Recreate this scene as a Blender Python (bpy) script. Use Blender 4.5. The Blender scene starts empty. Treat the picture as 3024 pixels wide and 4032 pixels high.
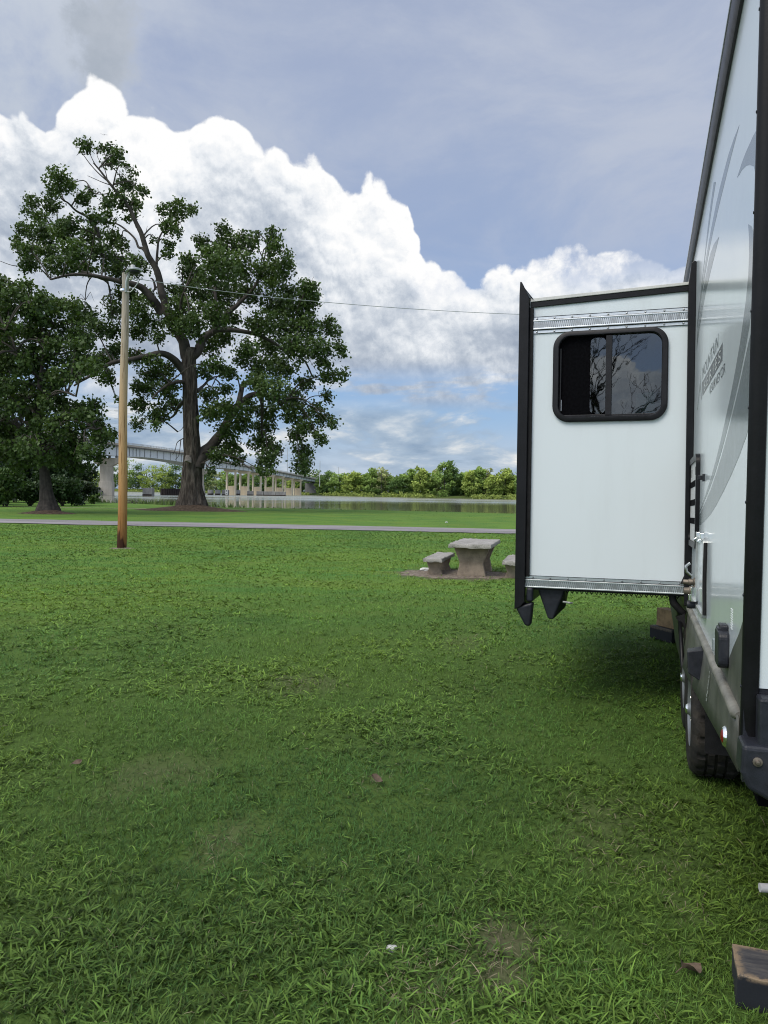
import bpy, bmesh, math, random
import numpy as np
from mathutils import Vector, Matrix, noise as mnoise
from math import sin, cos, pi, radians, atan2, asin, atan, sqrt

random.seed(7); RNG = np.random.default_rng(11)
SC = bpy.context.scene
COL = SC.collection

# ------------------------------------------------------------------ camera geometry (for turning sightings into world points)
FPX, CX, CY = 3024.0, 1512.0, 2016.0
EYE = np.array([0, 0, 1.55])
PITCH, ROLL = atan(73 / 3024), radians(.9)
_f = np.array([0, cos(PITCH), -sin(PITCH)]); _u0 = np.array([0, sin(PITCH), cos(PITCH)]); _r0 = np.array([1., 0, 0])
_r = cos(ROLL) * _r0 + sin(ROLL) * _u0; _u = cos(ROLL) * _u0 - sin(ROLL) * _r0

def ray(x, y):
    d = _f + (x - CX) / FPX * _r - (y - CY) / FPX * _u
    return d
def at(x, y, Y):
    """point on the sight line at world distance Y ahead"""
    d = ray(x, y); return Vector(EYE + d * (Y / d[1]))
def azel(x, y):
    d = ray(x, y); d = d / np.linalg.norm(d)
    return atan2(d[0], d[1]), asin(d[2])

def smooth(a, b, x):
    t = np.clip((x - a) / (b - a), 0, 1); return t * t * (3 - 2 * t)

# value noise in numpy (for ground, grass)
_perm = RNG.random((256, 256))
def vnoise(x, y):
    xi = np.floor(x).astype(int); yi = np.floor(y).astype(int); fx = x - xi; fy = y - yi
    fx = fx * fx * (3 - 2 * fx); fy = fy * fy * (3 - 2 * fy)
    g = lambda i, j: _perm[(xi + i) & 255, (yi + j) & 255]
    return (g(0, 0) * (1 - fx) + g(1, 0) * fx) * (1 - fy) + (g(0, 1) * (1 - fx) + g(1, 1) * fx) * fy
def fbm(x, y, o=4):
    s = 0; a = .5; t = 0
    for i in range(o):
        s = s + a * vnoise(x * 2 ** i + 17.3 * i, y * 2 ** i + 9.1 * i); t += a; a *= .5
    return s / t

# ------------------------------------------------------------------ terrain functions
WATER = -0.36
_sx = np.array([-400, -90, -38, -26, -17, 0, 13, 60, 400.]); _sy = np.array([190, 130, 103, 93, 83, 82, 76, 68, 40.])
_fx = np.array([-900, -225, -110, -60, -42, -20, 24, 60, 400, 900.]); _fy = np.array([950, 700, 610, 560, 500, 440, 395, 375, 300, 250.])
def shore(x): return np.interp(x, _sx, _sy)
def farshore(x): return np.interp(x, _fx, _fy)
def ground_z(x, y):
    x = np.asarray(x, float); y = np.asarray(y, float)
    near = -.09 * smooth(6, 15, y) + .035 * (fbm(x * .13 + 3, y * .13 + 8, 3) - .5) * smooth(5, 9, np.hypot(x - 1, y)) 
    d = y - shore(x)
    b = smooth(-7, 1.5, d) * -.34 + smooth(1.5, 12, d) * -2.0
    df = y - farshore(x)
    far = smooth(-12, 0, df) * 2.0 + smooth(-3, 6, df) * 1.2 + smooth(0, 60, df) * 1.5
    return near + b + far
def gz(x, y): return float(ground_z(np.array([x]), np.array([y]))[0])
def on_ground(px, py):
    d = ray(px, py); t = 0; 
    lo, hi = 1.0, 90.0
    for _ in range(60):
        m = (lo + hi) / 2; p = EYE + d * (m / d[1])
        if p[2] > gz(p[0], p[1]): lo = m
        else: hi = m
    p = EYE + d * (lo / d[1]); return Vector((p[0], p[1], gz(p[0], p[1])))

# ------------------------------------------------------------------ node / material helpers
class NT:
    def __init__(s, tree): s.t = tree; s.n = tree.nodes; s.l = tree.links
    def add(s, typ, **kw):
        nd = s.n.new(typ)
        for k, v in kw.items(): setattr(nd, k, v)
        return nd
    def put(s, sock, v):
        if isinstance(v, bpy.types.NodeSocket): s.l.new(v, sock)
        elif v is not None: sock.default_value = v
    def m(s, op, a, b=None, c=None, clamp=False):
        nd = s.add('ShaderNodeMath', operation=op, use_clamp=clamp)
        s.put(nd.inputs[0], a); s.put(nd.inputs[1], b)
        if c is not None: s.put(nd.inputs[2], c)
        return nd.outputs[0]
    def vm(s, op, a, b=None, scale=None):
        nd = s.add('ShaderNodeVectorMath', operation=op); s.put(nd.inputs[0], a)
        if b is not None: s.put(nd.inputs[1], b)
        if scale is not None: s.put(nd.inputs['Scale'], scale)
        return nd.outputs['Value'] if op in ('DOT_PRODUCT', 'LENGTH') else nd.outputs[0]
    def ss(s, v, a, b, lo=0., hi=1.):
        nd = s.add('ShaderNodeMapRange', interpolation_type='SMOOTHSTEP'); s.put(nd.inputs[0], v)
        for i, q in enumerate((a, b, lo, hi)): s.put(nd.inputs[i + 1], q)
        return nd.outputs[0]
    def mix(s, f, a, b, bt='MIX'):
        nd = s.add('ShaderNodeMix', data_type='RGBA', blend_type=bt); nd.clamp_factor = True
        s.put(nd.inputs[0], f)
        for sk, v in ((nd.inputs[6], a), (nd.inputs[7], b)):
            s.put(sk, (*v, 1) if isinstance(v, tuple) and len(v) == 3 else v)
        return nd.outputs[2]
    def noise(s, vec, scale, detail=4, rough=.5, dist=0., color=False):
        nd = s.add('ShaderNodeTexNoise'); s.put(nd.inputs['Vector'], vec); nd.inputs['Scale'].default_value = scale
        nd.inputs['Detail'].default_value = detail; nd.inputs['Roughness'].default_value = rough; nd.inputs['Distortion'].default_value = dist
        return nd.outputs['Color' if color else 'Fac']
    def vor(s, vec, scale, smoothn=.4, detail=2, rough=.5):
        nd = s.add('ShaderNodeTexVoronoi', feature='F1'); s.put(nd.inputs['Vector'], vec)
        nd.inputs['Scale'].default_value = scale
        nd.inputs['Detail'].default_value = detail; nd.inputs['Roughness'].default_value = rough; nd.normalize = True
        return nd.outputs['Distance']
    def ramp(s, f, pts, interp='LINEAR'):
        nd = s.add('ShaderNodeValToRGB'); s.put(nd.inputs[0], f); cr = nd.color_ramp; cr.interpolation = interp
        while len(cr.elements) < len(pts): cr.elements.new(.5)
        for e, (p, c) in zip(cr.elements, pts): e.position = p; e.color = (*c, 1)
        return nd.outputs[0]

MATS = {}
def material(name, build):
    if name in MATS: return MATS[name]
    m = bpy.data.materials.new(name); m.use_nodes = True; t = NT(m.node_tree)
    bs = m.node_tree.nodes['Principled BSDF']; build(t, bs); MATS[name] = m; return m

def plain(name, col, rough=.5, metal=0., var=.12, scale=6., bump=0., bscale=60., spec=.5, coat=0., dirt=None):
    """procedural surface: noise-varied base colour, noise-varied roughness, optional fine bump and dirt"""
    def b(t, bs):
        co = t.add('ShaderNodeTexCoord').outputs['Object']
        n = t.noise(co, scale, 6, .6)
        lo = tuple(c * (1 - var) for c in col); hi = tuple(min(1, c * (1 + var)) for c in col)
        c = t.mix(t.ss(n, .3, .7), lo, hi)
        if dirt:
            c = t.mix(t.m('MULTIPLY', t.ss(t.noise(co, dirt[1], 8, .7), .45, .75), dirt[2]), c, dirt[0])
        t.l.new(c, bs.inputs['Base Color'])
        t.l.new(t.m('MULTIPLY_ADD', t.noise(co, scale * 3, 4), rough * .35, rough * .82), bs.inputs['Roughness'])
        bs.inputs['Metallic'].default_value = metal; bs.inputs['Specular IOR Level'].default_value = spec
        bs.inputs['Coat Weight'].default_value = coat; bs.inputs['Coat Roughness'].default_value = .05
        if bump:
            bn = t.add('ShaderNodeBump'); bn.inputs['Strength'].default_value = bump; bn.inputs['Distance'].default_value = .01
            t.l.new(t.noise(co, bscale, 5, .6), bn.inputs['Height']); t.l.new(bn.outputs[0], bs.inputs['Normal'])
    return material(name, b)

# ------------------------------------------------------------------ mesh builder
class MB:
    def __init__(s): s.v = []; s.f = []
    def add(s, vs, fs):
        o = len(s.v); s.v += [tuple(p) for p in vs]; s.f += [tuple(i + o for i in q) for q in fs]; return s
    def box(s, a, b, M=None):
        x0, y0, z0 = a; x1, y1, z1 = b
        vs = [(x0, y0, z0), (x1, y0, z0), (x1, y1, z0), (x0, y1, z0), (x0, y0, z1), (x1, y0, z1), (x1, y1, z1), (x0, y1, z1)]
        if M is not None: vs = [tuple(M @ Vector(p)) for p in vs]
        return s.add(vs, [(0, 3, 2, 1), (4, 5, 6, 7), (0, 1, 5, 4), (1, 2, 6, 5), (2, 3, 7, 6), (3, 0, 4, 7)])
    def prism(s, pts, axis, lo, hi):
        """extrude 2-D polygon pts along axis (0,1,2) from lo to hi; the pts fill the other two axes in order"""
        n = len(pts)
        def P(p, h):
            q = list(p); q.insert(axis, h); return q
        s.add([P(p, lo) for p in pts] + [P(p, hi) for p in pts],
              [tuple(range(n))[::-1], tuple(range(n, 2 * n))] + [(i, (i + 1) % n, n + (i + 1) % n, n + i) for i in range(n)])
        return s
    def tube(s, path, rad, n=8, cap=True):
        path = [Vector(p) for p in path]; k = len(path)
        rad = rad if hasattr(rad, '__len__') else [rad] * k
        vs = []; up = Vector((0.13, .21, 1)).normalized(); prev = None
        for i, p in enumerate(path):
            d = (path[min(i + 1, k - 1)] - path[max(i - 1, 0)]).normalized()
            if prev is None:
                a = d.cross(up); a = a.normalized() if a.length > 1e-4 else d.cross(Vector((1, 0, 0))).normalized()
            else:
                a = (prev - d * prev.dot(d)).normalized()
            prev = a; b = d.cross(a)
            for j in range(n):
                t = 2 * pi * j / n; vs.append(p + (a * cos(t) + b * sin(t)) * rad[i])
        fs = [(i * n + j, i * n + (j + 1) % n, (i + 1) * n + (j + 1) % n, (i + 1) * n + j) for i in range(k - 1) for j in range(n)]
        if cap: fs += [tuple(range(n))[::-1], tuple(range((k - 1) * n, k * n))]
        return s.add(vs, fs)
    def lathe(s, prof, n=32, axis=2, cen=(0, 0, 0), rmod=None):
        """prof list of (r, h) revolved about axis through cen"""
        vs = []
        for i, (r, h) in enumerate(prof):
            for j in range(n):
                t = 2 * pi * j / n; rr = r * (rmod(i, j) if rmod else 1)
                q = [rr * cos(t), rr * sin(t)]; q.insert(axis, h); vs.append([q[m] + cen[m] for m in range(3)])
        k = len(prof)
        fs = [(i * n + j, i * n + (j + 1) % n, (i + 1) * n + (j + 1) % n, (i + 1) * n + j) for i in range(k - 1) for j in range(n)]
        return s.add(vs, fs)
    def build(s, name, mat, parent=None, smooth=None, bevel=0., bseg=2):
        me = bpy.data.meshes.new(name); me.from_pydata([tuple(p) for p in s.v], [], s.f); me.validate()
        bm = bmesh.new(); bm.from_mesh(me); bmesh.ops.recalc_face_normals(bm, faces=bm.faces); bm.to_mesh(me); bm.free()
        me.materials.append(mat); o = bpy.data.objects.new(name, me); COL.objects.link(o)
        if parent is not None: o.parent = parent
        if smooth is not None:
            me.polygons.foreach_set('use_smooth', [True] * len(me.polygons)); me.set_sharp_from_angle(angle=radians(smooth))
        if bevel:
            md = o.modifiers.new('Bevel', 'BEVEL'); md.width = bevel; md.segments = bseg; md.limit_method = 'ANGLE'; md.angle_limit = radians(40)
        return o

def tag(o, label=None, cat=None, group=None, kind=None):
    if label: o['label'] = label
    if cat: o['category'] = cat
    if group: o['group'] = group
    if kind: o['kind'] = kind
    return o
def empty(name, loc=(0, 0, 0), rz=0., label=None, cat=None, group=None):
    o = bpy.data.objects.new(name, None); COL.objects.link(o); o.location = loc; o.rotation_euler = (0, 0, rz)
    o.empty_display_size = .2
    return tag(o, label, cat, group)
def spline(pts, rad, sub=6):
    P = [np.array(p, float) for p in pts]; n = len(P); out = []; ro = []
    for i in range(n - 1):
        p0, p1, p2, p3 = P[max(i - 1, 0)], P[i], P[i + 1], P[min(i + 2, n - 1)]
        for k in range(sub):
            t = k / sub
            out.append(.5 * (2 * p1 + (p2 - p0) * t + (2 * p0 - 5 * p1 + 4 * p2 - p3) * t * t + (3 * p1 - p0 - 3 * p2 + p3) * t ** 3))
            ro.append(rad[i] * (1 - t) + rad[i + 1] * t)
    out.append(P[-1]); ro.append(rad[-1]); return out, ro
def rrect(x0, y0, x1, y1, r, n=8):
    pts = []
    for cx, cy, a in ((x1 - r, y1 - r, 0), (x0 + r, y1 - r, 90), (x0 + r, y0 + r, 180), (x1 - r, y0 + r, 270)):
        for k in range(n + 1):
            t = radians(a + 90 * k / n); pts.append((cx + r * cos(t), cy + r * sin(t)))
    return pts

def np_mesh(name, V, loops, starts, totals, mat, cols=None, parent=None, smooth=False):
    me = bpy.data.meshes.new(name)
    me.vertices.add(len(V)); me.vertices.foreach_set('co', V.astype(np.float32).ravel())
    me.loops.add(len(loops)); me.loops.foreach_set('vertex_index', loops.astype(np.int32))
    me.polygons.add(len(starts)); me.polygons.foreach_set('loop_start', starts.astype(np.int32))
    me.polygons.foreach_set('use_smooth', np.full(len(starts), smooth, bool))
    me.update(calc_edges=True)
    if cols is not None:
        a = me.color_attributes.new('tint', 'FLOAT_COLOR', 'POINT')
        a.data.foreach_set('color', np.concatenate([cols, np.ones((len(cols), 1))], 1).astype(np.float32).ravel())
    me.materials.append(mat); o = bpy.data.objects.new(name, me); COL.objects.link(o)
    if parent is not None: o.parent = parent
    return o

# ------------------------------------------------------------------ materials
def leafy(name, trans=.3, rough=.55, gain=1., spec=.3, up=0.):
    def b(t, bs):
        if up:
            g = t.add('ShaderNodeNewGeometry').outputs['Normal']; nn = t.vm('NORMALIZE', t.vm('ADD', t.vm('SCALE', g, scale=1 - up), (0, 0, up))); t.l.new(nn, bs.inputs['Normal'])
        at_ = t.add('ShaderNodeVertexColor', layer_name='tint').outputs[0]
        c = t.mix(1., at_, (gain,) * 3, 'MULTIPLY')
        t.l.new(c, bs.inputs['Base Color']); bs.inputs['Roughness'].default_value = rough; bs.inputs['Specular IOR Level'].default_value = spec
        tr = t.add('ShaderNodeBsdfTranslucent'); t.l.new(t.mix(1., c, (1.15, 1.1, .5), 'MULTIPLY'), tr.inputs[0])
        mx = t.add('ShaderNodeMixShader'); mx.inputs[0].default_value = trans
        t.l.new(bs.outputs[0], mx.inputs[1]); t.l.new(tr.outputs[0], mx.inputs[2])
        t.l.new(mx.outputs[0], t.n['Material Output'].inputs[0])
    return material(name, b)
M_LEAF = leafy('cottonwood leaves', .22, .5)
M_GRASS = leafy('grass blades', .25, .55, spec=.22, up=.4)
M_FAR = leafy('far foliage', .25, .7)

def _bark(t, bs):
    co = t.add('ShaderNodeTexCoord').outputs['Object']
    mp = t.add('ShaderNodeMapping'); t.l.new(co, mp.inputs[0]); mp.inputs['Scale'].default_value = (1, 1, .22)
    v = t.vor(mp.outputs[0], 4.2, .2, 3, .6); n = t.noise(mp.outputs[0], 2.2, 8, .65)
    h = t.m('ADD', t.m('MULTIPLY', v, .8), t.m('MULTIPLY', n, .5))
    t.l.new(t.ramp(h, [(.3, (.012, .010, .009)), (.46, (.06, .05, .042)), (.62, (.15, .13, .11)), (.85, (.28, .25, .22))]), bs.inputs['Base Color'])
    bs.inputs['Roughness'].default_value = .9; bs.inputs['Specular IOR Level'].default_value = .2
    bn = t.add('ShaderNodeBump'); bn.inputs['Strength'].default_value = 1.; bn.inputs['Distance'].default_value = .3
    t.l.new(h, bn.inputs['Height']); t.l.new(bn.outputs[0], bs.inputs['Normal'])
M_BARK = material('furrowed bark', _bark)
M_BARK2 = plain('dark bark', (.035, .029, .025), .9, var=.5, scale=3, bump=.8, bscale=14)
M_LIMB = plain('limb bark', (.05, .042, .036), .85, var=.5, scale=1.3, bump=.6, bscale=8)
M_GREYWOOD = plain('bleached wood', (.2, .18, .16), .85, var=.3, scale=3)

M_WHITE = plain('gelcoat white', (.675, .735, .77), .17, var=.012, scale=1.2, spec=.5, coat=.15, dirt=((.52, .56, .55), 2.2, .22))
def _slide(t, bs):
    co = t.add('ShaderNodeTexCoord').outputs['Object']
    mp = t.add('ShaderNodeMapping'); t.l.new(co, mp.inputs[0]); mp.inputs['Scale'].default_value = (1, 4, .6)
    n = t.noise(mp.outputs[0], 1.6, 6, .6)
    z = t.add('ShaderNodeSeparateXYZ'); t.l.new(co, z.inputs[0])
    dirt = t.m('MULTIPLY', t.ss(n, .5, .8), t.ss(z.outputs[2], 1.6, 2.9, .14, .45))
    t.l.new(t.mix(dirt, (.645, .70, .735), (.46, .49, .50)), bs.inputs['Base Color'])
    bs.inputs['Roughness'].default_value = .3
    bn = t.add('ShaderNodeBump'); bn.inputs['Strength'].default_value = .12; bn.inputs['Distance'].default_value = .004
    t.l.new(t.noise(co, 9, 3), bn.inputs['Height']); t.l.new(bn.outputs[0], bs.inputs['Normal'])
M_SLIDE = material('slide panel white', _slide)
M_BLACK = plain('black trim', (.005, .005, .0065), .4, var=.35, scale=9, bump=.08, bscale=120, spec=.25)
M_RUBBER = plain('black rubber', (.01, .01, .011), .7, var=.4, scale=14, bump=.2, bscale=160, spec=.25)
M_PLASTIC = plain('black plastic', (.017, .019, .026), .4, var=.25, scale=20, bump=.15, bscale=220, spec=.3, dirt=((.05, .05, .055), 9, .5))
M_WFRAME = plain('window frame', (.012, .012, .015), .45, var=.2, scale=20, bump=.05, bscale=150, spec=.25)
M_DECAL = plain('grey vinyl', (.19, .225, .235), .2, var=.03, scale=3, spec=.4)
M_DECALD = plain('dark vinyl', (.04, .05, .056), .2, var=.05, scale=3, spec=.35)
M_DECALT = plain('lettering vinyl', (.2, .23, .24), .25, var=.03, scale=3, spec=.35)
M_DECALW = plain('white vinyl', (.74, .77, .77), .25, var=.03, scale=3)
M_SKIRT = plain('weathered grey skirt', (.072, .075, .066), .5, var=.3, scale=3.5, bump=.08, bscale=60, dirt=((.15, .145, .125), 5, .45))
M_RIDGE = plain('scuffed moulding', (.17, .165, .145), .5, var=.25, scale=9, dirt=((.09, .09, .08), 8, .5))
M_ALU = plain('mill aluminium', (.6, .62, .63), .38, 1., var=.08, scale=12)
M_ALUD = plain('groove grey', (.09, .095, .1), .5, var=.2, scale=30)
M_STEEL = plain('steel', (.5, .5, .5), .3, 1., var=.15, scale=16)
M_RUST = plain('tarnished metal', (.2, .17, .14), .5, .7, var=.4, scale=20)
M_CHROME = plain('chrome', (.85, .86, .87), .08, 1., var=.03, scale=9)
M_RED = plain('red lens', (.16, .012, .008), .15, var=.15, scale=30)
M_VENT = plain('vent grey plastic', (.5, .5, .5), .45, var=.06, scale=6, dirt=((.33, .31, .29), 7, .5))
M_DARK = plain('dark hollow', (.004, .004, .005), .95, var=.2, scale=8, spec=.03)
M_TYRE = plain('tyre rubber', (.02, .019, .018), .8, var=.4, scale=12, bump=.3, bscale=90, spec=.2, dirt=((.09, .075, .058), 7, .5))
M_WHEEL = plain('painted wheel', (.2, .21, .22), .42, .6, var=.15, scale=10)
M_ROOF = plain('roof membrane', (.55, .55, .53), .7, var=.08, scale=5)
def _glass(t, bs):
    bs.inputs['Base Color'].default_value = (.012, .016, .018, 1); bs.inputs['Roughness'].default_value = .02
    co = t.add('ShaderNodeTexCoord').outputs['Object']
    bn = t.add('ShaderNodeBump'); bn.inputs['Strength'].default_value = .03; bn.inputs['Distance'].default_value = .01
    t.l.new(t.noise(co, 7, 2), bn.inputs['Height'])
    tr = t.add('ShaderNodeBsdfTransparent'); tr.inputs[0].default_value = (.35, .42, .42, 1)
    gl = t.add('ShaderNodeBsdfGlossy'); gl.inputs['Roughness'].default_value = .015; gl.inputs[0].default_value = (.95, .97, 1, 1)
    t.l.new(bn.outputs[0], gl.inputs['Normal'])
    fr = t.add('ShaderNodeFresnel'); fr.inputs[0].default_value = 1.5
    f = t.m('MULTIPLY_ADD', fr.outputs[0], .8, .05, clamp=True)
    mx = t.add('ShaderNodeMixShader'); t.l.new(f, mx.inputs[0]); t.l.new(tr.outputs[0], mx.inputs[1]); t.l.new(gl.outputs[0], mx.inputs[2])
    t.l.new(mx.outputs[0], t.n['Material Output'].inputs[0])
M_GLASS = material('tinted glass', _glass)
M_SCREEN = plain('insect screen', (.004, .004, .005), .95, var=.3, scale=60, spec=.02)
M_FARWIN = plain('pale blind', (.62, .66, .64), .6, var=.08, scale=8)

def _conc(t, bs):
    co = t.add('ShaderNodeTexCoord').outputs['Object']
    n = t.noise(co, 5, 8, .7); sp = t.noise(co, 70, 3, .7)
    c = t.ramp(n, [(.3, (.22, .21, .19)), (.55, (.38, .36, .335)), (.75, (.52, .5, .47))])
    c = t.mix(t.ss(sp, .52, .7), c, (.1, .095, .085)); c = t.mix(t.ss(t.noise(co, 48, 3), .6, .72), c, (.52, .5, .47))
    t.l.new(c, bs.inputs['Base Color']); bs.inputs['Roughness'].default_value = .9; bs.inputs['Specular IOR Level'].default_value = .2
    bn = t.add('ShaderNodeBump'); bn.inputs['Strength'].default_value = .8; bn.inputs['Distance'].default_value = .015
    t.l.new(sp, bn.inputs['Height']); t.l.new(bn.outputs[0], bs.inputs['Normal'])
M_CONC = material('exposed aggregate concrete', _conc)
M_CONCL = plain('leg concrete', (.27, .22, .17), .9, var=.3, scale=4, bump=.3, bscale=60, spec=.15, dirt=((.1, .08, .06), 3, .6))
def bridge_conc(name, a, b):
    def f(t, bs):
        co = t.add('ShaderNodeTexCoord').outputs['Object']
        mp = t.add('ShaderNodeMapping'); t.l.new(co, mp.inputs[0]); mp.inputs['Scale'].default_value = (1, 1, .3)
        t.l.new(t.mix(t.ss(t.noise(mp.outputs[0], .6, 7, .7), .3, .75), a, b), bs.inputs['Base Color']); bs.inputs['Roughness'].default_value = .9
    return material(name, f)
M_BCONC = bridge_conc('bridge concrete', (.62, .54, .40), (.76, .67, .52))
M_PIER = bridge_conc('pier concrete', (.38, .35, .30), (.52, .48, .42))
M_CRASH = bridge_conc('crash wall concrete', (.62, .5, .34), (.74, .61, .43))
M_DOLPH = bridge_conc('weathered concrete', (.14, .14, .14), (.3, .3, .29))
M_GIRD = bridge_conc('painted girder', (.62, .68, .74), (.74, .79, .84))
M_DECK = bridge_conc('deck concrete', (.13, .13, .13), (.2, .2, .2))
M_SHEET = bridge_conc('rusty sheet pile', (.02, .016, .016), (.045, .032, .03))
M_GALV = plain('galvanised', (.42, .44, .44), .45, .6, var=.15, scale=14)
def _pole(t, bs):
    co = t.add('ShaderNodeTexCoord').outputs['Object']
    mp = t.add('ShaderNodeMapping'); t.l.new(co, mp.inputs[0]); mp.inputs['Scale'].default_value = (1, 1, .05)
    g = t.noise(mp.outputs[0], 26, 7, .65, .4)
    sep = t.add('ShaderNodeSeparateXYZ'); t.l.new(co, sep.inputs[0])
    z = t.m('ADD', t.m('DIVIDE', sep.outputs[2], 7.9), t.m('MULTIPLY', t.m('SUBTRACT', t.noise(mp.outputs[0], 12, 4), .5), .22))
    c = t.ramp(z, [(.0, (.05, .022, .014)), (.035, (.06, .026, .015)), (.05, (.25, .12, .045)), (.13, (.33, .165, .06)), (.3, (.46, .28, .13)), (.55, (.43, .31, .19)), (.75, (.39, .33, .26)), (1., (.36, .34, .31))])
    c = t.mix(t.ss(g, .5, .68), c, t.mix(1., c, (.42, .36, .3), 'MULTIPLY'))
    t.l.new(c, bs.inputs['Base Color']); bs.inputs['Roughness'].default_value = .85; bs.inputs['Specular IOR Level'].default_value = .15
    bn = t.add('ShaderNodeBump'); bn.inputs['Strength'].default_value = .5; bn.inputs['Distance'].default_value = .02
    t.l.new(g, bn.inputs['Height']); t.l.new(bn.outputs[0], bs.inputs['Normal'])
M_POLE = material('treated pole wood', _pole)
def _block(t, bs):
    co = t.add('ShaderNodeTexCoord').outputs['Object']
    mp = t.add('ShaderNodeMapping'); t.l.new(co, mp.inputs[0]); mp.inputs['Scale'].default_value = (1, 7, 7)
    g = t.noise(mp.outputs[0], 7, 8, .7)
    pt = t.add('ShaderNodeNewGeometry').outputs['Pointiness']
    c = t.ramp(g, [(.3, (.02, .02, .025)), (.52, (.05, .048, .05)), (.66, (.09, .08, .072)), (.8, (.16, .13, .1))])
    sp = t.add('ShaderNodeSeparateXYZ'); t.l.new(co, sp.inputs[0])
    ey = t.ss(t.m('ABSOLUTE', sp.outputs[1]), .060, .086); ex = t.ss(t.m('MULTIPLY', sp.outputs[0], -1.), .215, .246)
    wr = t.m('MULTIPLY', t.m('MAXIMUM', ey, ex), t.ss(sp.outputs[2], .034, .050)); wr = t.m('MULTIPLY', wr, t.ss(t.noise(co, 30, 6, .7), .38, .55))
    c = t.mix(t.ss(sp.outputs[2], .045, .05), (.006, .008, .013), c)
    c = t.mix(wr, c, (.22, .16, .10))
    t.l.new(c, bs.inputs['Base Color']); bs.inputs['Roughness'].default_value = .8
M_BLOCK = material('painted worn timber', _block)
M_TIMBER = plain('raw timber', (.3, .2, .11), .8, var=.35, scale=9, bump=.3)
M_PVC = plain('white pvc', (.7, .7, .68), .4, var=.06, scale=20, dirt=((.4, .36, .3), 30, .5))
M_LEAFDRY = plain('dry leaf', (.11, .075, .05), .8, var=.4, scale=25)
M_STONE = plain('pale stone', (.5, .5, .48), .9, var=.2, scale=20)

def _lawn(t, bs):
    geo = t.add('ShaderNodeNewGeometry').outputs['Position']
    n1 = t.noise(geo, .35, 6, .6); n2 = t.noise(geo, 3.5, 6, .65)
    mp = t.add('ShaderNodeMapping'); t.l.new(geo, mp.inputs[0]); mp.inputs['Scale'].default_value = (.35, 1.4, 1)
    n3 = t.noise(mp.outputs[0], 1.1, 7, .65); n4 = t.noise(geo, 22, 5, .7)
    near = t.ss(t.vm('LENGTH', geo), 5, 15)
    soil = t.mix(n2, (.045, .080, .020), (.085, .140, .030))
    grass = t.mix(t.ss(n1, .35, .65), (.068, .165, .036), (.122, .220, .040))
    grass = t.mix(t.ss(n3, .4, .68), grass, (.135, .2, .04))
    grass = t.mix(t.m('MULTIPLY', t.ss(n4, .5, .75), .25), grass, (.05, .11, .03))
    ft = t.mix(near, soil, grass)
    msk = t.add('ShaderNodeVertexColor', layer_name='tint').outputs[0]
    sp = t.add('ShaderNodeSeparateColor'); t.l.new(msk, sp.inputs[0])
    dirt = t.mix(n4, (.05, .038, .026), (.16, .13, .1))
    c = t.mix(t.m('MULTIPLY', sp.outputs[0], t.ss(n2, .25, .55, .6, 1.)), ft, dirt)
    mud = t.mix(n2, (.1, .085, .06), (.2, .175, .13)); c = t.mix(sp.outputs[1], c, mud); c = t.mix(sp.outputs[2], c, t.mix(n2, (.045, .07, .02), (.10, .13, .04)))
    t.l.new(c, bs.inputs['Base Color']); bs.inputs['Roughness'].default_value = .95; bs.inputs['Specular IOR Level'].default_value = .08
    bn = t.add('ShaderNodeBump'); bn.inputs['Strength'].default_value = .5; bn.inputs['Distance'].default_value = .03
    t.l.new(t.m('ADD', n4, t.m('MULTIPLY', n2, .8)), bn.inputs['Height']); t.l.new(bn.outputs[0], bs.inputs['Normal'])
M_LAWN = material('lawn turf', _lawn)
def _road(t, bs):
    geo = t.add('ShaderNodeNewGeometry').outputs['Position']
    mp = t.add('ShaderNodeMapping'); t.l.new(geo, mp.inputs[0]); mp.inputs['Rotation'].default_value = (0, 0, radians(6)); mp.inputs['Scale'].default_value = (.08, 1.1, 1)
    n = t.noise(mp.outputs[0], 1.5, 6, .6)
    c = t.mix(t.ss(n, .35, .65), (.15, .14, .145), (.29, .27, .275)); c = t.mix(t.ss(t.noise(geo, 9, 6, .7), .5, .75), c, (.36, .34, .33))
    t.l.new(c, bs.inputs['Base Color']); bs.inputs['Roughness'].default_value = .9
M_ROAD = material('worn asphalt', _road)
M_PATH = plain('pale path', (.3, .26, .18), .95, var=.25, scale=.8)
M_DIRT = plain('bare dirt and chips', (.20, .165, .135), .95, var=.45, scale=16, bump=.9, bscale=40, spec=.1, dirt=((.09, .07, .055), 26, .75))
M_MULCH = plain('leaf litter', (.075, .055, .04), .95, var=.6, scale=5, bump=1., bscale=12, spec=.1, dirt=((.16, .12, .085), 9, .7))
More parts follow.
